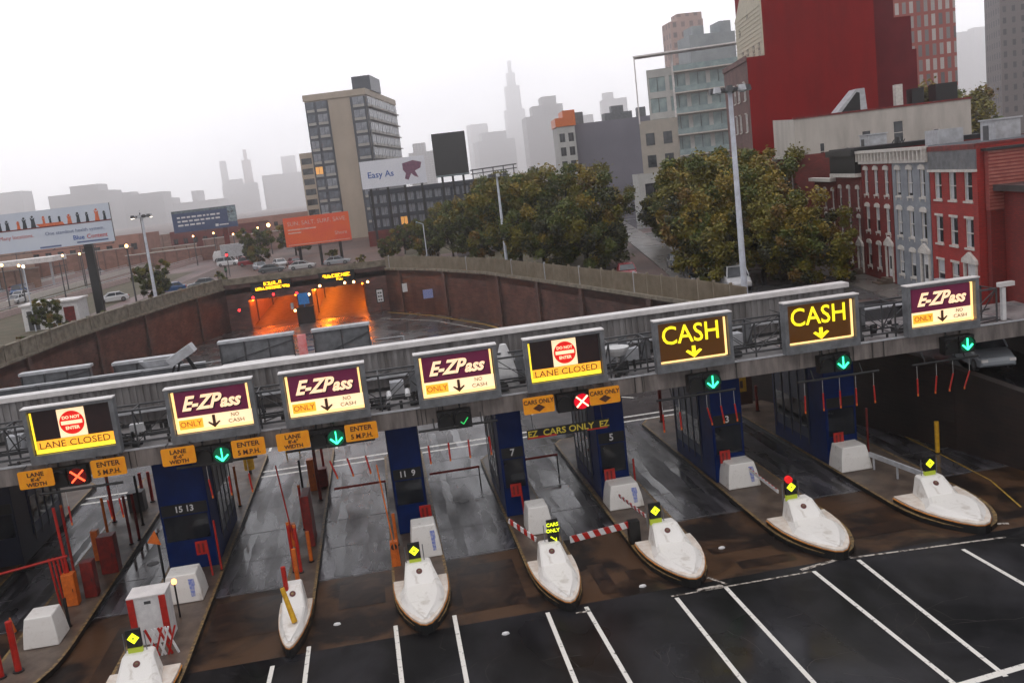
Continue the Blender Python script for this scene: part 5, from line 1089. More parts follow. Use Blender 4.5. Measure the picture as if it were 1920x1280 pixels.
# main tall beige building
TZ=R(12)
T0=Vector((2.9,262,0)); ux=Vector((math.cos(TZ),math.sin(TZ),0))
loc=Vector((2.9,262,6))-Vector((math.cos(-TZ),math.sin(-TZ),0))*16.3
t=thing('office_tower','tall beige slab tower with dark window bands, behind the orange billboard','tower',tuple(loc),-TZ)
Wd,Hh,Dp=16.3,37,44
BEI=mat('beige_panel',(.43,.36,.29),.7,col2=(.36,.3,.24),scale=.3,stretch=(1,1,.3)); DB=mat('dark_mullion_panel',(.05,.06,.08),.4,col2=(.035,.04,.055)); SPN=mat('pale_spandrel',(.4,.38,.35),.6,col2=(.3,.29,.28))
m=MB(); m.box(0,Wd,0,Dp,0,Hh,0); m.build('wall',[BEI],t)
m=MB(); m.box(-.3,Wd+.3,-.4,Dp+.3,Hh+.003,Hh+1.6); m.build('roof_band',BEI,t)
m=MB(); m.box(12,17,6,20,Hh+1.603,Hh+5.5); m.build('penthouse',DB,t)
m=MB(); m.box(.05,6.2,-.25,-.003,0,Hh-.3); m.box(12.2,Wd-.05,-.25,-.003,0,Hh-.3); m.box(Wd+.003,Wd+.25,.1,Dp-.1,0,Hh-.3); m.build('dark_bay',DB,t)
nf=11; fh=Hh/nf; r=random.Random(5); nw=0
gl=[mat('tower_glass',(.13,.15,.19),.15,col2=(.08,.09,.11),scale=.8),mat('tower_glass_pale',(.3,.32,.36),.2,col2=(.16,.17,.2),scale=.8)]
proto={}
def twin(x,z,w_,h,front=True,y=0,lit=False):
    key=(w_,h,front,lit,r.random()<.35)
    if key not in proto:
        m=MB(); m.box(0,w_,-.1,0,0,h,0); m.box(-.05,w_+.05,-.16,-.003,-.75,-.05,1); m.box(w_/2-.04,w_/2+.04,-.16,-.103,0,h,2)
        o=m.build('window',[M['orangew'] if lit else gl[key[4]],SPN,DB],t); proto[key]=o
    else: o=cp(proto[key],t,(0,0,0))
    if front: o.location=(x,-.255,z)
    else: o.location=(Wd+.255,y,z); o.rotation_euler=(0,0,R(90))
for f in range(nf):
    for (x,w_) in ((.5,1.9),(3.2,2.5),(12.9,2.9)): twin(x,f*fh+1.1,w_,1.9,lit=(f==5 and x==.5))
for f in range(4,nf):
    for k in range(8): twin(0,f*fh+1.1,4.2,1.9,False,y=1.2+k*5.3)
m=MB()
for f in range(4,nf): m.box(Wd+.26,Wd+1.1,.4,Dp-.4,f*fh+.2,f*fh+.38)
m.build('balcony_slab',SPN,t)
t=block('low_wing','lower wing of the beige tower with banded windows at its left','building wing',(loc.x-3.6,loc.y+3.5,6),-TZ,3.55,20,24,BEI,'glass',1,8,ww=2.9,wh=1.6)
t=block('low_office','dark glass low block under the easy as billboard','building',(.2,213,6),R(-4),24,16,11.8,DB,gl[1],12,4,ww=1.4,wh=1.7,z0=1,lit=(13,)); 
m=MB(); m.box(-1,25,-2.5,-.6,0,3.2); m.build('red_brick_base',BR3,t)
t=block('brown_terrace','reddish brown low building behind the black billboard','building',(15,216,6),R(-4),16,14,10.5,brick('terrace_brick',(.28,.13,.11),(.22,.1,.09),(.2,.14,.12),sx=2),'glass',6,3,ww=1.1,wh=1.6)
# pale glass building
GLW=mat('pale_render',(.5,.5,.48),.6,col2=(.42,.42,.41),scale=.6)
t=block('glass_apartments','pale glass and render apartment block with open roof frame','apartment block',(53.3,176,6),R(-22),22,18,27.5,GLW,M['pglass'],6,7,ww=2.9,wh=2.6,z0=.8)
m=MB()
for k in range(1,8): m.box(5,22.2,-1.5,-.003,k*3.75+.1,k*3.75+.32)
m.box(-1.5,5,-.6,.2,11.5,11.8); m.build('balcony_slab',M['trim'],t)
m=MB()
for k in range(1,8): m.box(5,22,-1.52,-1.47,k*3.75+.33,k*3.75+1.3)
m.build('glass_balustrade',M['pglass'],t)
m=MB(); m.box(-2,22.4,-2,2,29.9,30.15); m.box(4.6,5.0,-.4,.2,0,29.9); m.bar((-1.8,-1.8,18),(-1.8,-1.8,29.9),.22); m.box(21.8,22.2,-1.8,-1.4,27.5,29.9); m.build('roof_frame',M['cap'],t)
for k,(x,z) in enumerate(((17.5,26.2),(17.0,22.0))):
    m=MB(); m.box(x,x+1.6,-.3,-.01,z-2.2,z); m.build('lit_window',M['orangew'],t)
m=MB(); m.box(-2,4.9,-.9,-.005,4,18.5); m.build('beige_bay',mat('beige_render',(.42,.38,.33),.7,col2=(.36,.33,.29),scale=.8),t)
for q in (0,1):
    for z in (0,4,8): m=MB(); m.box(-1+3.2*q,.6+3.2*q,-.96,-.905,6+z,8.2+z); m.build('dark_window',M['glass'],t)
block('blue_grey_block','grey windowless rear building with small rooftop boxes, left of the pale glass block','building',(50,232,6),R(-10),20,22,22,mat('lilac_grey_wall',(.2,.19,.23),.7,col2=(.165,.16,.195),scale=.15),'glass',1,1,ww=.4,wh=.6)
t=thing('roof_boxes','small rooftop boxes on the grey windowless building','roof boxes',(52,236,28))
for q_ in ((0,2.6,0,2,-.6,3),(8,15,0,3,-.6,2),(10,13,.5,2.5,2.003,3.6),(16.5,18.5,0,2,-.6,2.6)): m=MB(); m.box(*q_); m.build('plant_box',M['grey'],t)
t=block('scaffold_block','slim building with orange netting on top, left of the grey building','building',(46.2,228,6),R(-6),4.2,12,21.5,GLW,'glass',2,6,ww=1.3,wh=2); m=MB(); m.box(-.3,4.5,-.3,11,21.6,23.6); m.box(1.6,4.5,-.25,10,23.603,25.2); m.build('orange_netting',M['orange'],t)
block('beige_low_block','low pale building with black garage panel between the tree groups','building',(49,172,6),R(-10),15,12,9.0,GLW,'glass',3,1,ww=3,wh=2.4,z0=4.5)
# tower blocks beyond
def tower(px0,px1,pyt,dist,label,mm,steps=(),name='tower_block',rz=0,base=6,d=None,cat='tower'):
    a=at(px0,pyt,dist); b=at(px1,pyt,dist); wd=b.x-a.x; h=(a.z+b.z)/2-base
    t=thing(name,label,cat,(a.x,dist,base),rz); m=MB(); dd=d or wd*.8; m.box(0,wd,0,dd,0,h,0)
    z=h
    for (f0,f1,pyy) in steps:
        zt=at((px0+px1)/2,pyy,dist).z-base; m.box(wd*f0,wd*f1,dd*.1,dd*.8,z if False else h*.98,zt,0)
    m.build('wall',mm,t); return t
def gridmat(name,c1,c2,c3,bw,bh,mort):
    m=bpy.data.materials.new(name); m.use_nodes=True; t=m.node_tree; b=t.nodes['Principled BSDF']; n=t.nodes.new; l=t.links.new
    tc=n('ShaderNodeTexCoord'); sp=n('ShaderNodeSeparateXYZ'); l(tc.outputs['Object'],sp.inputs[0]); ad=n('ShaderNodeMath'); ad.operation='ADD'; l(sp.outputs[0],ad.inputs[0]); l(sp.outputs[1],ad.inputs[1])
    cb=n('ShaderNodeCombineXYZ'); l(ad.outputs[0],cb.inputs[0]); l(sp.outputs[2],cb.inputs[1]); br=n('ShaderNodeTexBrick'); br.offset=0; l(cb.outputs[0],br.inputs[0]); br.inputs['Scale'].default_value=1
    br.inputs['Brick Width'].default_value=bw; br.inputs['Row Height'].default_value=bh; br.inputs['Mortar Size'].default_value=mort; br.inputs['Bias'].default_value=-.1
    br.inputs['Color1'].default_value=(*c1,1); br.inputs['Color2'].default_value=(*c2,1); br.inputs['Mortar'].default_value=(*c3,1); l(br.outputs[0],b.inputs['Base Color']); b.inputs['Roughness'].default_value=.6; return m
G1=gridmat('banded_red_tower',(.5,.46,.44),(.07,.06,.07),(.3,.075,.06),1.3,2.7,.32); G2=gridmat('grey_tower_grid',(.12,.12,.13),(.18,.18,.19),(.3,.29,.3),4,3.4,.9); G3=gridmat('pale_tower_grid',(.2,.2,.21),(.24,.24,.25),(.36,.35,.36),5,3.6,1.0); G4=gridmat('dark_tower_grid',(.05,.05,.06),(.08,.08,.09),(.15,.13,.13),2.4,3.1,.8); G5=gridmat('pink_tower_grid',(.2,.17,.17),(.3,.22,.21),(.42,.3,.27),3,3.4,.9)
t=tower(1672,1776,-40,175,'red and white banded brick apartment tower behind the maroon building',G1,rz=R(-14),d=22)
t=tower(1872,1990,-60,260,'dark grey tower at the upper right edge',G4,rz=R(-20))
tower(1862,1885,40,330,'slim grey tower half hidden by the dark right edge tower',G2)
tower(1782,1822,60,2600,'faint pale tower right of the banded tower',G3); tower(1822,1856,78,2700,'faint tower with stepped top near the right edge',G3,steps=((.2,.9,50),)); tower(1840,1875,200,2300,'low faint block at far right',G2)
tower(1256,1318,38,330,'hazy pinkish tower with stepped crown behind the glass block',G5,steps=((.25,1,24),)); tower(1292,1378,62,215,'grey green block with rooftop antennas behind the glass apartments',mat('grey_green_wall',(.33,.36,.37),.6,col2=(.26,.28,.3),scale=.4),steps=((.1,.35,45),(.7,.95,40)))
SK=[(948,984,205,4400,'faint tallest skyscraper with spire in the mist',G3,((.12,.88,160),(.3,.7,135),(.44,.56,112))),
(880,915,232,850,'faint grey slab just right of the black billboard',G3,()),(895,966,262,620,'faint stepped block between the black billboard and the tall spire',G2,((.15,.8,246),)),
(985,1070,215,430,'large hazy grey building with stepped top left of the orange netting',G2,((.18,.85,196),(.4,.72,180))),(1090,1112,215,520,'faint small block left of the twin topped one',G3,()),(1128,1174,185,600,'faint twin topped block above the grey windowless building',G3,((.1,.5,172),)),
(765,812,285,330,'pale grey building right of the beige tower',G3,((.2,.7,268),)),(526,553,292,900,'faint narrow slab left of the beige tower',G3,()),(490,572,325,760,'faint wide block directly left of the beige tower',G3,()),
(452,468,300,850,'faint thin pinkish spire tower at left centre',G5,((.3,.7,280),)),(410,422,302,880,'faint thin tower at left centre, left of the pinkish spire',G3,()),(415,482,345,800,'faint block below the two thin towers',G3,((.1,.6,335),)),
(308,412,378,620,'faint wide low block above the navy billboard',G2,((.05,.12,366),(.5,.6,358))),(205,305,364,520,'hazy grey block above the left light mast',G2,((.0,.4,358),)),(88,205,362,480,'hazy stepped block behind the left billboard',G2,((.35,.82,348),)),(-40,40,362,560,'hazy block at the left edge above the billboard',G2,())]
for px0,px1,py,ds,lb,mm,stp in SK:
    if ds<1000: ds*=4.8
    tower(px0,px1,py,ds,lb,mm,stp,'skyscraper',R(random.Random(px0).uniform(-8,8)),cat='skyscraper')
#---------------------------------------------------------------- left side warehouses and hut
WB=brick('warehouse_brick',(.42,.2,.15),(.36,.17,.13),(.3,.2,.17),sx=3,dirt=.2)
block('warehouse','long pinkish brick warehouse behind the left light mast','warehouse',(-96,262,6),R(-9),38,14,8.0,WB,'glass',12,1,ww=1.6,wh=1.6,z0=4)
block('warehouse','brick warehouse behind the black billboard post','warehouse',(-118,232,6),R(-6),36,16,9.5,brick('warehouse_brick_tan',(.45,.27,.19),(.4,.24,.17),(.35,.24,.2),sx=3,dirt=.2),'glass',9,2,ww=1.7,wh=1.6,z0=1.2)
block('warehouse','tan building at the left edge below the billboard','warehouse',(-100,168,6),R(-5),30,14,8.5,brick('warehouse_brick_rose',(.4,.22,.17),(.34,.19,.15),(.3,.2,.17),sx=3,dirt=.2),'glass',8,2,ww=1.5,wh=1.7,z0=1)
block('warehouse','low reddish building under the navy billboard','warehouse',(-58,292,6),R(-9),26,12,7,BR3,'glass',9,1,ww=1.3,wh=1.5,z0=3); block('warehouse','distant pale low building left of the orange billboard','warehouse',(-46,330,6),R(-6),30,12,8,WB,'glass',9,2,ww=1.3,wh=1.4,z0=1)
for i,(x,y,L_,h_,rz,mm,lb) in enumerate([(-112,205,44,4.2,4,(.4,.24,.18),'long low tan wall behind the rail tracks at the left edge'),(-106,250,46,5,3,(.34,.17,.13),'long reddish wall beyond the rail yard'),(-76,262,30,3.6,2,(.42,.28,.22),'low pale orange wall right of the left light mast'),(-86,300,40,6.5,-3,(.36,.22,.18),'long hazy shed behind the warehouses'),(-60,246,22,3.2,-8,(.3,.15,.12),'short brick wall below the navy billboard'),(-44,262,20,4.5,-6,(.33,.2,.17),'low hazy shed left of the orange billboard')]):
    t=thing('yard_wall',lb,'wall',(x,y,6),R(rz)); m=MB(); m.box(0,L_,0,.5 if h_<5 else 9,0,h_)
    for k in range(int(L_//3)): m.box(k*3+.3,k*3+.6,-.15,-.003,0,h_-.1,1)
    m.build('wall',[mat('yard_wall_%d'%i,mm,.7,col2=tuple(c*.6 for c in mm),scale=.5,stretch=(1,1,2)),mat('yard_pier',(.2,.11,.09),.7)],t); m=MB(); m.box(-.1,L_+.1,-.2,.6,h_+.003,h_+.2); m.build('coping',M['trim'],t)
for i in range(9):
    x=-46-i*7.3; y=150+((i*37)%80); t=thing('utility_pole','thin dark pole number of the left yard, standing %s'%('by the first barrier','by the second barrier','between the barriers','before the highway','beside the highway','at the rail tracks','beyond the rail tracks','near the white canopy','near the tan wall')[i],'pole',(x,y,6),group='thin poles in the left yard'); t['label']='thin dark pole standing %s'%('by the first road barrier','by the second road barrier','between the road barriers','before the left highway','beside the left highway','at the rail tracks','beyond the rail tracks','near the flat white canopy','near the low tan wall')[i]
    m=MB(); m.tube((0,0,0),(0,0,6.5+i%3*1.4),.11,.07,6); m.bar((-.9,0,6+i%3*1.4),(.9,0,6+i%3*1.4),.1); m.build('shaft',M['dgrey'],t)
t=thing('station_canopy','white flat canopy with lights under the left billboard','canopy',(-82,205,6)); m=MB(); m.box(0,18,0,9,5.2,6.2); m.build('canopy_roof',M['cap'],t)
for x in (1,6,11,16.5): m=MB(); m.box(x,x+.4,2,2.4,0,5.197); m.build('post',M['lgrey'],t)
t=thing('guard_hut','small white hut with dark grey and red doors beside the left parapet','hut',(-41.2,117.6,6.0)); m=MB(); m.box(0,6.2,0,4,0,2.9); m.build('wall',M['whitep'],t); m=MB(); m.box(-.2,6.4,-.25,4.2,2.903,3.1); m.build('roof',M['cap'],t)
for x,mm in ((.5,'dgrey'),(4.6,'dred')): m=MB(); m.box(x,x+1.2,-.05,-.003,0.05,2.3); m.build('door',M[mm],t)
# long roadside barriers on the left
BL_=['pale concrete road barrier nearest the left parapet','second pale road barrier from the left parapet','third road barrier, along the wide left highway','farthest road barrier before the warehouses','low barrier between the second and third highway barriers','thin barrier just beyond the third highway barrier','low barrier in front of the flat white canopy']
for i,(x0,y0,x1,y1,z) in enumerate([(-56,110,-40,260,.9),(-63,112,-52,300,.9),(-72,120,-66,330,1.0),(-88,120,-80,330,1.0),(-67,112,-58,310,.7),(-78,118,-72,330,.8),(-96,130,-90,300,.8)]):
    t=thing('road_barrier',BL_[i],'barrier',(x0,y0,6)); m=MB(); d=Vector((x1-x0,y1-y0,0)); m.bar((0,0,z/2),(d.x,d.y,z/2),.35,z); m.build('barrier',M['trim'] if i%2 else mat('pinkish_barrier',(.5,.38,.36),.6,col2=(.4,.3,.29)),t)
    m=MB(); m.bar((0,0,z+.28),(d.x,d.y,z+.28),.12,.1,); 
    for k in range(12): p=d*(k/12); m.bar((p.x,p.y,z),(p.x,p.y,z+.28),.07)
    m.build('top_rail',M['lgrey'],t)
#---------------------------------------------------------------- cars
def carproto(kind):
    t=thing(kind if kind!='car' else 'parked_car','x','car'); L_,W_,H_=(4.5,1.8,1.42) if kind=='car' else (4.8,1.95,1.85)
    hw=W_/2
    # side profile lower body (x length along local y)
    sec=[(-L_/2,.42,.62,.82),(-L_/2+.12,.3,.78,.93),(-L_/2+.9,.25,.86 if kind=='car' else 1.0,1),(-L_/2+1.5,.22,.93 if kind=='car' else 1.08,1),(L_/2-1.2,.22,.95 if kind=='car' else 1.1,1),(L_/2-.15,.28,.9 if kind=='car' else 1.05,.95),(L_/2,.42,.8 if kind=='car' else .95,.85)]
    m=MB(); m.loft([[(-hw*k,y,a),(-hw*k,y,b-.12),(-hw*k*.9,y,b),(hw*k*.9,y,b),(hw*k,y,b-.12),(hw*k,y,a)] for y,a,b,k in sec]); body=m.build('body',[M['whitep']],t,bevel=.03)
    bz=.93 if kind=='car' else 1.08; f0=-L_/2+1.15; r1=L_/2-(.45 if kind=='car' else .12); a,b=(.75,.7) if kind=='car' else (.6,.25)
    m=MB(); c=[(f0,bz,.9),(f0+a,H_-.03,.74),(r1-b,H_-.03,.74),(r1,bz,.9)]
    m.loft([[(-hw*k,y,z-.0),(hw*k,y,z)] + [] for y,z,k in c]) if 0 else None
    k0=len(m.v); m.v+=[(-hw*k,y,z) for y,z,k in c]+[(hw*k,y,z) for y,z,k in c]
    m.face((0,1,2,3)); m.face((7,6,5,4)); m.face((0,4,5,1)); m.face((3,2,6,7)); m.face((1,5,6,2)); m.build('glass',M['glass'],t)
    m=MB(); m.box(-hw*.73,hw*.73,f0+a,r1-b,H_-.028,H_+.01)
    for s_ in (-1,1):
        for (y0,z0,k0_,y1,z1,k1_) in ((f0,bz,.9,f0+a,H_,.74),(r1,bz,.9,r1-b,H_,.74),((f0+r1)/2+.1,bz,.905,(f0+r1)/2+.1,H_,.75)): m.bar((s_*hw*k0_,y0,z0),(s_*hw*k1_,y1,z1),.07)
    m.build('roof',[M['whitep']],t)
    wm=None
    for sx in (-1,1):
        for y in (-L_/2+.85,L_/2-.85):
            m=MB(); m.tube((sx*(hw-.2),y,.33),(sx*(hw+.01),y,.33),.33,n=14); m.tube((sx*(hw+.011),y,.33),(sx*(hw+.02),y,.33),.18,n=10,m=1); m.build('wheel',[M['dark'],M['grey']],t)
    for sx in (-1,1):
        m=MB(); m.box(sx*hw*.72-.16,sx*hw*.72+.16,-L_/2-.01,-L_/2+.2,.58,.72); m.build('headlight',M['cap'],t)
        m=MB(); m.box(sx*hw*.74-.14,sx*hw*.74+.14,L_/2-.12,L_/2+.02,.68,.84); m.build('tail_light',M['red'],t)
    return t
CARM={}
def paintcar(t,mm):
    for ch in KIDS(t):
        if ch.name.split('.')[0] in('body','roof'):
            if ch.data.users>1 or True: ch.data=ch.data.copy(); ch.data.materials[0]=mm
pc=carproto('car'); ps=carproto('suv')
CPM=[mat('car_paint_%d'%i,c,.25,col2=c,spec=.6) for i,c in enumerate([(.6,.6,.62),(.04,.045,.05),(.3,.32,.35),(.25,.02,.03),(.03,.08,.2),(.45,.45,.46),(.1,.11,.12)])]
CARS=[('s',28.9,75.5,6.02,-12,0,'white suv parked by the pavement behind the thick light mast'),('s',31.9,47.6,4.1,-14,2,'grey van on the ramp right of the canopy end'),
('c',-38.5,146,6.02,-70,0,'silver white car behind the black billboard post'),('c',-31.2,151,6.02,-80,4,'dark blue car parked by the left parapet, left one'),('c',-26.6,152,6.02,-80,6,'grey car parked by the left parapet, right one'),
('c',-20.8,178,6.02,20,2,'grey car in the lot left of the orange billboard post'),('c',-17.5,181,6.02,20,0,'silver car in the lot below the orange billboard left end'),('c',-14.5,178,6.02,20,3,'dark red car in the lot below the orange billboard'),('c',-12.5,166,6.02,85,5,'pale grey car nearest the tunnel top'),('c',-17.6,167,6.02,85,6,'dark grey car behind the tunnel top fence'),('c',-6.6,166.5,6.02,85,2,'grey car right end of the row above the tunnels'),
('s',-24.5,196,6.02,80,3,'red car waiting at the junction under the navy billboard'),('c',8.2,152,6.02,-30,0,'white car under the trees right of the tunnels'),('c',29.4,88.5,6.02,-10.5,1,'black car parked by the big tree, nearest'),('c',30.3,95,6.02,-10.5,6,'dark grey car parked behind the black one'),('c',33.9,101,6.02,-10.5,3,'dark red car at the far kerb of the side street'),('c',24.2,92.3,6.02,-10.5,3,'dark car with red lights by the tan fence'),('c',35.2,108,6.02,-10.5,2,'grey car far up the side street'),('c',27.8,81.9,6.02,-10.5,1,'black car parked between the suv and the big tree'),
('c',-60,170,6.02,-4,0,'white car on the left highway'),('c',-74,200,6.02,-4,2,'grey car on the far carriageway'),('s',-30,205,6.02,75,0,'white van at the junction beside the traffic light')]
for i in range(14):
    x=-62-(i%4)*5-(i//4)*1.2; y=128+i*13.5; CARS.append(('s' if i%5==0 else 'c',x,y,6.03,-4 if i%2 else 176,(1,5,2,6,0,4,3)[i%7],['dark','pale','grey','black','white','navy','red'][i%7]+' car on the left highway, '+['nearest the parapet end','beside the second barrier','before the rail tracks','behind the billboard post','left of the light mast','under the billboard','beyond the white hut','right of the black post','at mid highway','by the far barrier','near the warehouses','in the farther lane','below the navy billboard','farthest away'][i]))
usedc={'c':0,'s':0}
for k,x,y,z,deg,ci,lb in CARS:
    src=pc if k=='c' else ps
    if not usedc[k]: o=src; usedc[k]=1; o.location=(x,y,z); o.rotation_euler=(0,0,R(deg)); o['label']=lb; o['group']='cars parked or waiting on the upper streets'
    else: o=dup(src,(x,y,z),R(deg),lb,group='cars parked or waiting on the upper streets')
    paintcar(o,CPM[ci])
p=at(468,448,235); t=thing('box_truck','pale grey box truck left of the orange billboard','truck',(p.x-4,225,6.02),R(-80)); m=MB(); m.box(-1.2,1.2,-1.5,4,.9,3.7); m.build('cargo_box',M['lgrey'],t); m=MB(); m.loft([[(-1.1,-3.4,.5),(1.1,-3.4,.5),(1.1,-1.55,.5),(-1.1,-1.55,.5)],[(-1.1,-3.4,1.5),(1.1,-3.4,1.5),(1.1,-1.55,1.5),(-1.1,-1.55,1.5)],[(-1,-2.9,2.5),(1,-2.9,2.5),(1,-1.55,2.5),(-1,-1.55,2.5)]]); m.build('cab',M['whitep'],t)
for sx in (-1,1):
    for y in (-2.6,2.6): m=MB(); m.tube((sx*.9,y,.48),(sx*1.2,y,.48),.48,n=12); m.build('wheel',M['dark'],t)
for (px,py,Y,mm,lb) in [(425,478,170,'redlamp','red traffic light beside the bushes below the navy billboard'),(423,505,168,'greenglow','green dark traffic signal low beside the bushes')]:
    p=at(px,py,Y); t=thing('traffic_light',lb,'traffic light',(p.x,Y,6)); m=MB(); m.tube((0,0,0),(0,0,max(.5,p.z-6-.5)),.08,n=8); m.build('pole',M['dgrey'],t); m=MB(); m.box(-.2,.2,-.1,.2,p.z-6.5,p.z-5.5); m.build('housing',M['dark'],t); m=MB(); m.tube((0,-.16,p.z-6),(0,-.1,p.z-6),.22,n=10); m.build('lens',M[mm],t)
#---------------------------------------------------------------- trees
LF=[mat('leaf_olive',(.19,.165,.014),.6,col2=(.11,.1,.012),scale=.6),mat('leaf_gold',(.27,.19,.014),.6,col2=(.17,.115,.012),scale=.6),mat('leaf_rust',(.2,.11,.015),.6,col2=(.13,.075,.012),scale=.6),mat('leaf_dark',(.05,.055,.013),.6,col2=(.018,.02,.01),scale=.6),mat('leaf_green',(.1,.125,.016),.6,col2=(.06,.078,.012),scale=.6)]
def crown(seed,Rr,Hc,zc,n,weights,size=.3,nc=60):
    r=random.Random(seed); m=MB(); cl=[]
    lobes=[(Vector((0,0,zc)),Rr*.72,Hc*.8)]
    for k in range(6 if n>2000 else 2):
        a=2*math.pi*(k/6+r.uniform(-.06,.06)); q=Rr*r.uniform(.38,.62); lobes.append((Vector((math.cos(a)*q,math.sin(a)*q,zc+Hc*r.uniform(-.55,.5))),Rr*r.uniform(.34,.55),Hc*r.uniform(.34,.55)))
    while len(cl)<nc:
        c0,rr_,hh_=r.choice(lobes); v=Vector((r.uniform(-1,1),r.uniform(-1,1),r.uniform(-1,1)))
        if .45<v.length<1: 
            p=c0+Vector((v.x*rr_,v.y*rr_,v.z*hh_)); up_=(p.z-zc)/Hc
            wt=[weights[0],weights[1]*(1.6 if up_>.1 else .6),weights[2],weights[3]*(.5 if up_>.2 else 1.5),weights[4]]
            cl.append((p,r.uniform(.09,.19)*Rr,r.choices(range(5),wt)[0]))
    for i in range(n):
        c,rad,mi=cl[i%nc]; v=Vector((r.gauss(0,1),r.gauss(0,1),r.gauss(0,.7))); v=v.normalized()*rad*(r.random()**.4)*(1.0 if r.random()<.9 else 1.5); p=c+v
        if r.random()<.2: mi=r.choices(range(5),weights)[0]
        a=Vector((r.uniform(-1,1),r.uniform(-1,1),r.uniform(-.7,.7))).normalized(); b=a.cross(Vector((r.uniform(-1,1),r.uniform(-1,1),r.uniform(-1,1)))).normalized(); s_=size*r.uniform(.55,1.3)
        k=len(m.v); m.v+=[tuple(p-a*s_),tuple(p+b*s_*.55),tuple(p+a*s_),tuple(p-b*s_*.55)]; m.face((k,k+1,k+2,k+3),mi)
    return m,cl
def trunkmesh(seed,H,cl,r0=.28):
    r=random.Random(seed); m=MB(); m.tube((0,0,0),(.1,.05,H*.28),r0,r0*.75,8); m.tube((.1,.05,H*.28),(.15,-.1,H*.62),r0*.75,r0*.4,8)
    for c,rad,_ in cl[:26]:
        z=r.uniform(.2,.55)*H; m.tube((.1,0,z),tuple(c),r0*.3,.03,5,caps=False)
    return m
TP=[]
for i,(Rr,Hc,zc,n,wt) in enumerate([(5.9,5.6,6.7,36000,(5,3.4,.6,1.6,3)),(5.8,5.4,5.8,36000,(3.4,1.2,.3,3.6,3.6)),(6.1,5.8,6.0,38000,(5,2.6,1.8,2.2,1)),(3.7,4.1,4.4,18000,(2,.5,.5,3.4,4))]):
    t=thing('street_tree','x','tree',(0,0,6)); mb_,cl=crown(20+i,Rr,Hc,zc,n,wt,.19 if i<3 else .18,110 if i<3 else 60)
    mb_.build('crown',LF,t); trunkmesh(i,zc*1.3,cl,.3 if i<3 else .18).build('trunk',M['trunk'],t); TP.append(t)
TR=[(0,17.6,118,1.0,'golden green tree left of the middle light mast top'),(0,22.6,116,1.13,'tall golden tree top behind the dark green one'),(1,22.8,103.5,.94,'dark green tree left of the wet side street'),(1,18.8,108,.85,'dark tree directly behind the fence mast'),(0,29.6,124,.8,'yellow green tree beside the street, farther back'),(3,14.6,131,1.1,'small dark tree left of the middle mast'),(3,11.6,146,.95,'green tree behind the white car'),(3,8.4,150,.8,'dark small tree right of the slim curved lamp'),(1,15.4,152,.95,'tree below the black billboard'),(0,20.8,160,1.1,'brownish tree right of the black billboard'),(2,26.6,150,1.15,'autumn tree behind the golden ones'),
(2,32.6,88.5,1.08,'rust brown tree behind the thick light mast'),(2,30.4,79.0,.84,'low rust tree above the white suv'),(0,36.6,103,1.1,'olive tree left of the brown brick flank'),(2,33.4,80.5,.8,'autumn tree in front of the black upper storey'),(2,33.9,72.5,.72,'lowest brown tree before the deep red house'),(0,37.6,95,1.05,'golden olive tree behind the thick mast, upper'),(1,39.5,118,1.0,'dark tree up the side street'),
(3,2.2,160,.55,'dark green tree right of the curved lamp, by the brick base'),(3,5.2,172,.7,'dark green tree under the easy as billboard'),(1,9.5,178,.6,'green tree behind the slim lamp, right of the brick base'),(0,14,186,.8,'tree crown touching the black billboard posts'),
(2,92,150,1.9,'brown tree crown at the far upper right edge'),(3,-30.5,137,.72,'dark shrub like tree beside the left light mast'),(3,-37.2,113.6,.5,'dark bushy tree in front of the white hut'),(3,-22.2,190,.95,'dark tree below the navy billboard'),(3,-17,214,1.1,'dark tree beside the orange awning'),(3,-42.4,98,.62,'dark bush at the extreme left edge')]
tu=[0]*4
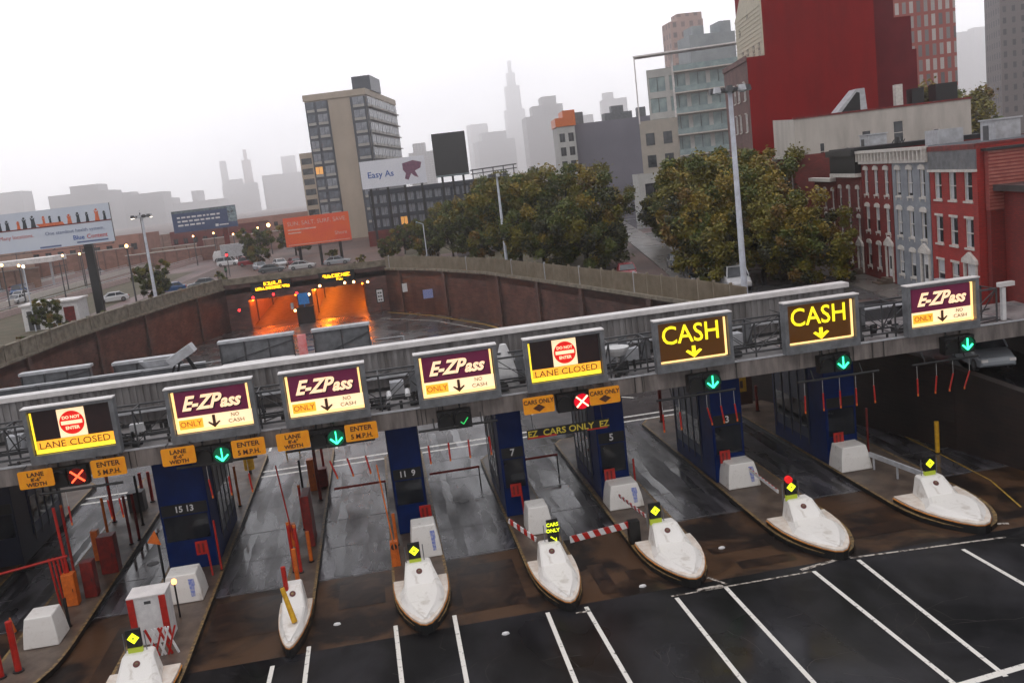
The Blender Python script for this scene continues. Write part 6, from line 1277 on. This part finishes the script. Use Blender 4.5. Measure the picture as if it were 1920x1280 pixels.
for k,x,y,sca,lb in TR:
    if not tu[k]: o=TP[k]; tu[k]=1; o.location=(x,y,6); o.rotation_euler=(0,0,R(hash_:=(x*37)%360)); o.scale=(sca,)*3; o['label']=lb; o['group']='trees along the upper streets'
    else: dup(TP[k],(x,y,6),R((x*37+y*11)%360),lb,(sca,sca,sca*(.92+.16*((x*7)%1))),'trees along the upper streets')
# hedge and shrubs behind fences
def shrub(x,y,z,s,label,wt=(2,1,1,3,3),h=.8):
    t=thing('shrub',label,'shrub',(x,y,z),group='shrubs along the retaining walls'); mb_,cl=crown(int(x*13+y),s,s*h,s*h*.8,int(500*s+300),wt,.16,14); mb_.build('foliage',LF,t); m=MB(); m.tube((0,0,0),(0,0,s*h),.05,n=6); m.build('stem',M['trunk'],t)
for (x,y,s,lb) in [(-35.2,112,.9,'green weedy shrub right of the red door'),(-33.4,120,1.1,'yellow green shrub left of the left mast'),(-30.2,139,1.5,'dark round shrub beside the left mast base'),(-36.3,101,1.0,'low weeds bush on the left parapet'),(-38.0,94,1.3,'dark bush near the left edge lamps'),(-25.2,158,1.6,'bush below the traffic light'),(-3,158,1.5,'dark bush under the orange billboard, left'),(1.5,159,1.6,'dark bush under the orange billboard, right'),(-8,171,1.8,'dark hedge bush behind the row of cars'),(26.2,76.5,1.0,'dark shrub at the foot of the thick mast'),(36.3,70.5,1.0,'small dark evergreen before the deep red house door')]: shrub(x,y,6,s,lb)
#---------------------------------------------------------------- haze
m=MB(); m.box(-2700,2700,-130,4800,-1.5,590); hz=m.build('haze',bpy.data.materials.new('haze_air')); hm=hz.data.materials[0]; hm.use_nodes=True; t_=hm.node_tree; t_.nodes.clear(); o_=t_.nodes.new('ShaderNodeOutputMaterial'); v_=t_.nodes.new('ShaderNodeVolumePrincipled'); v_.inputs['Color'].default_value=(1,.995,1,1); v_.inputs['Density'].default_value=.00044; v_.inputs['Anisotropy'].default_value=.78; t_.links.new(v_.outputs[0],o_.inputs['Volume']); hz['kind']='stuff'
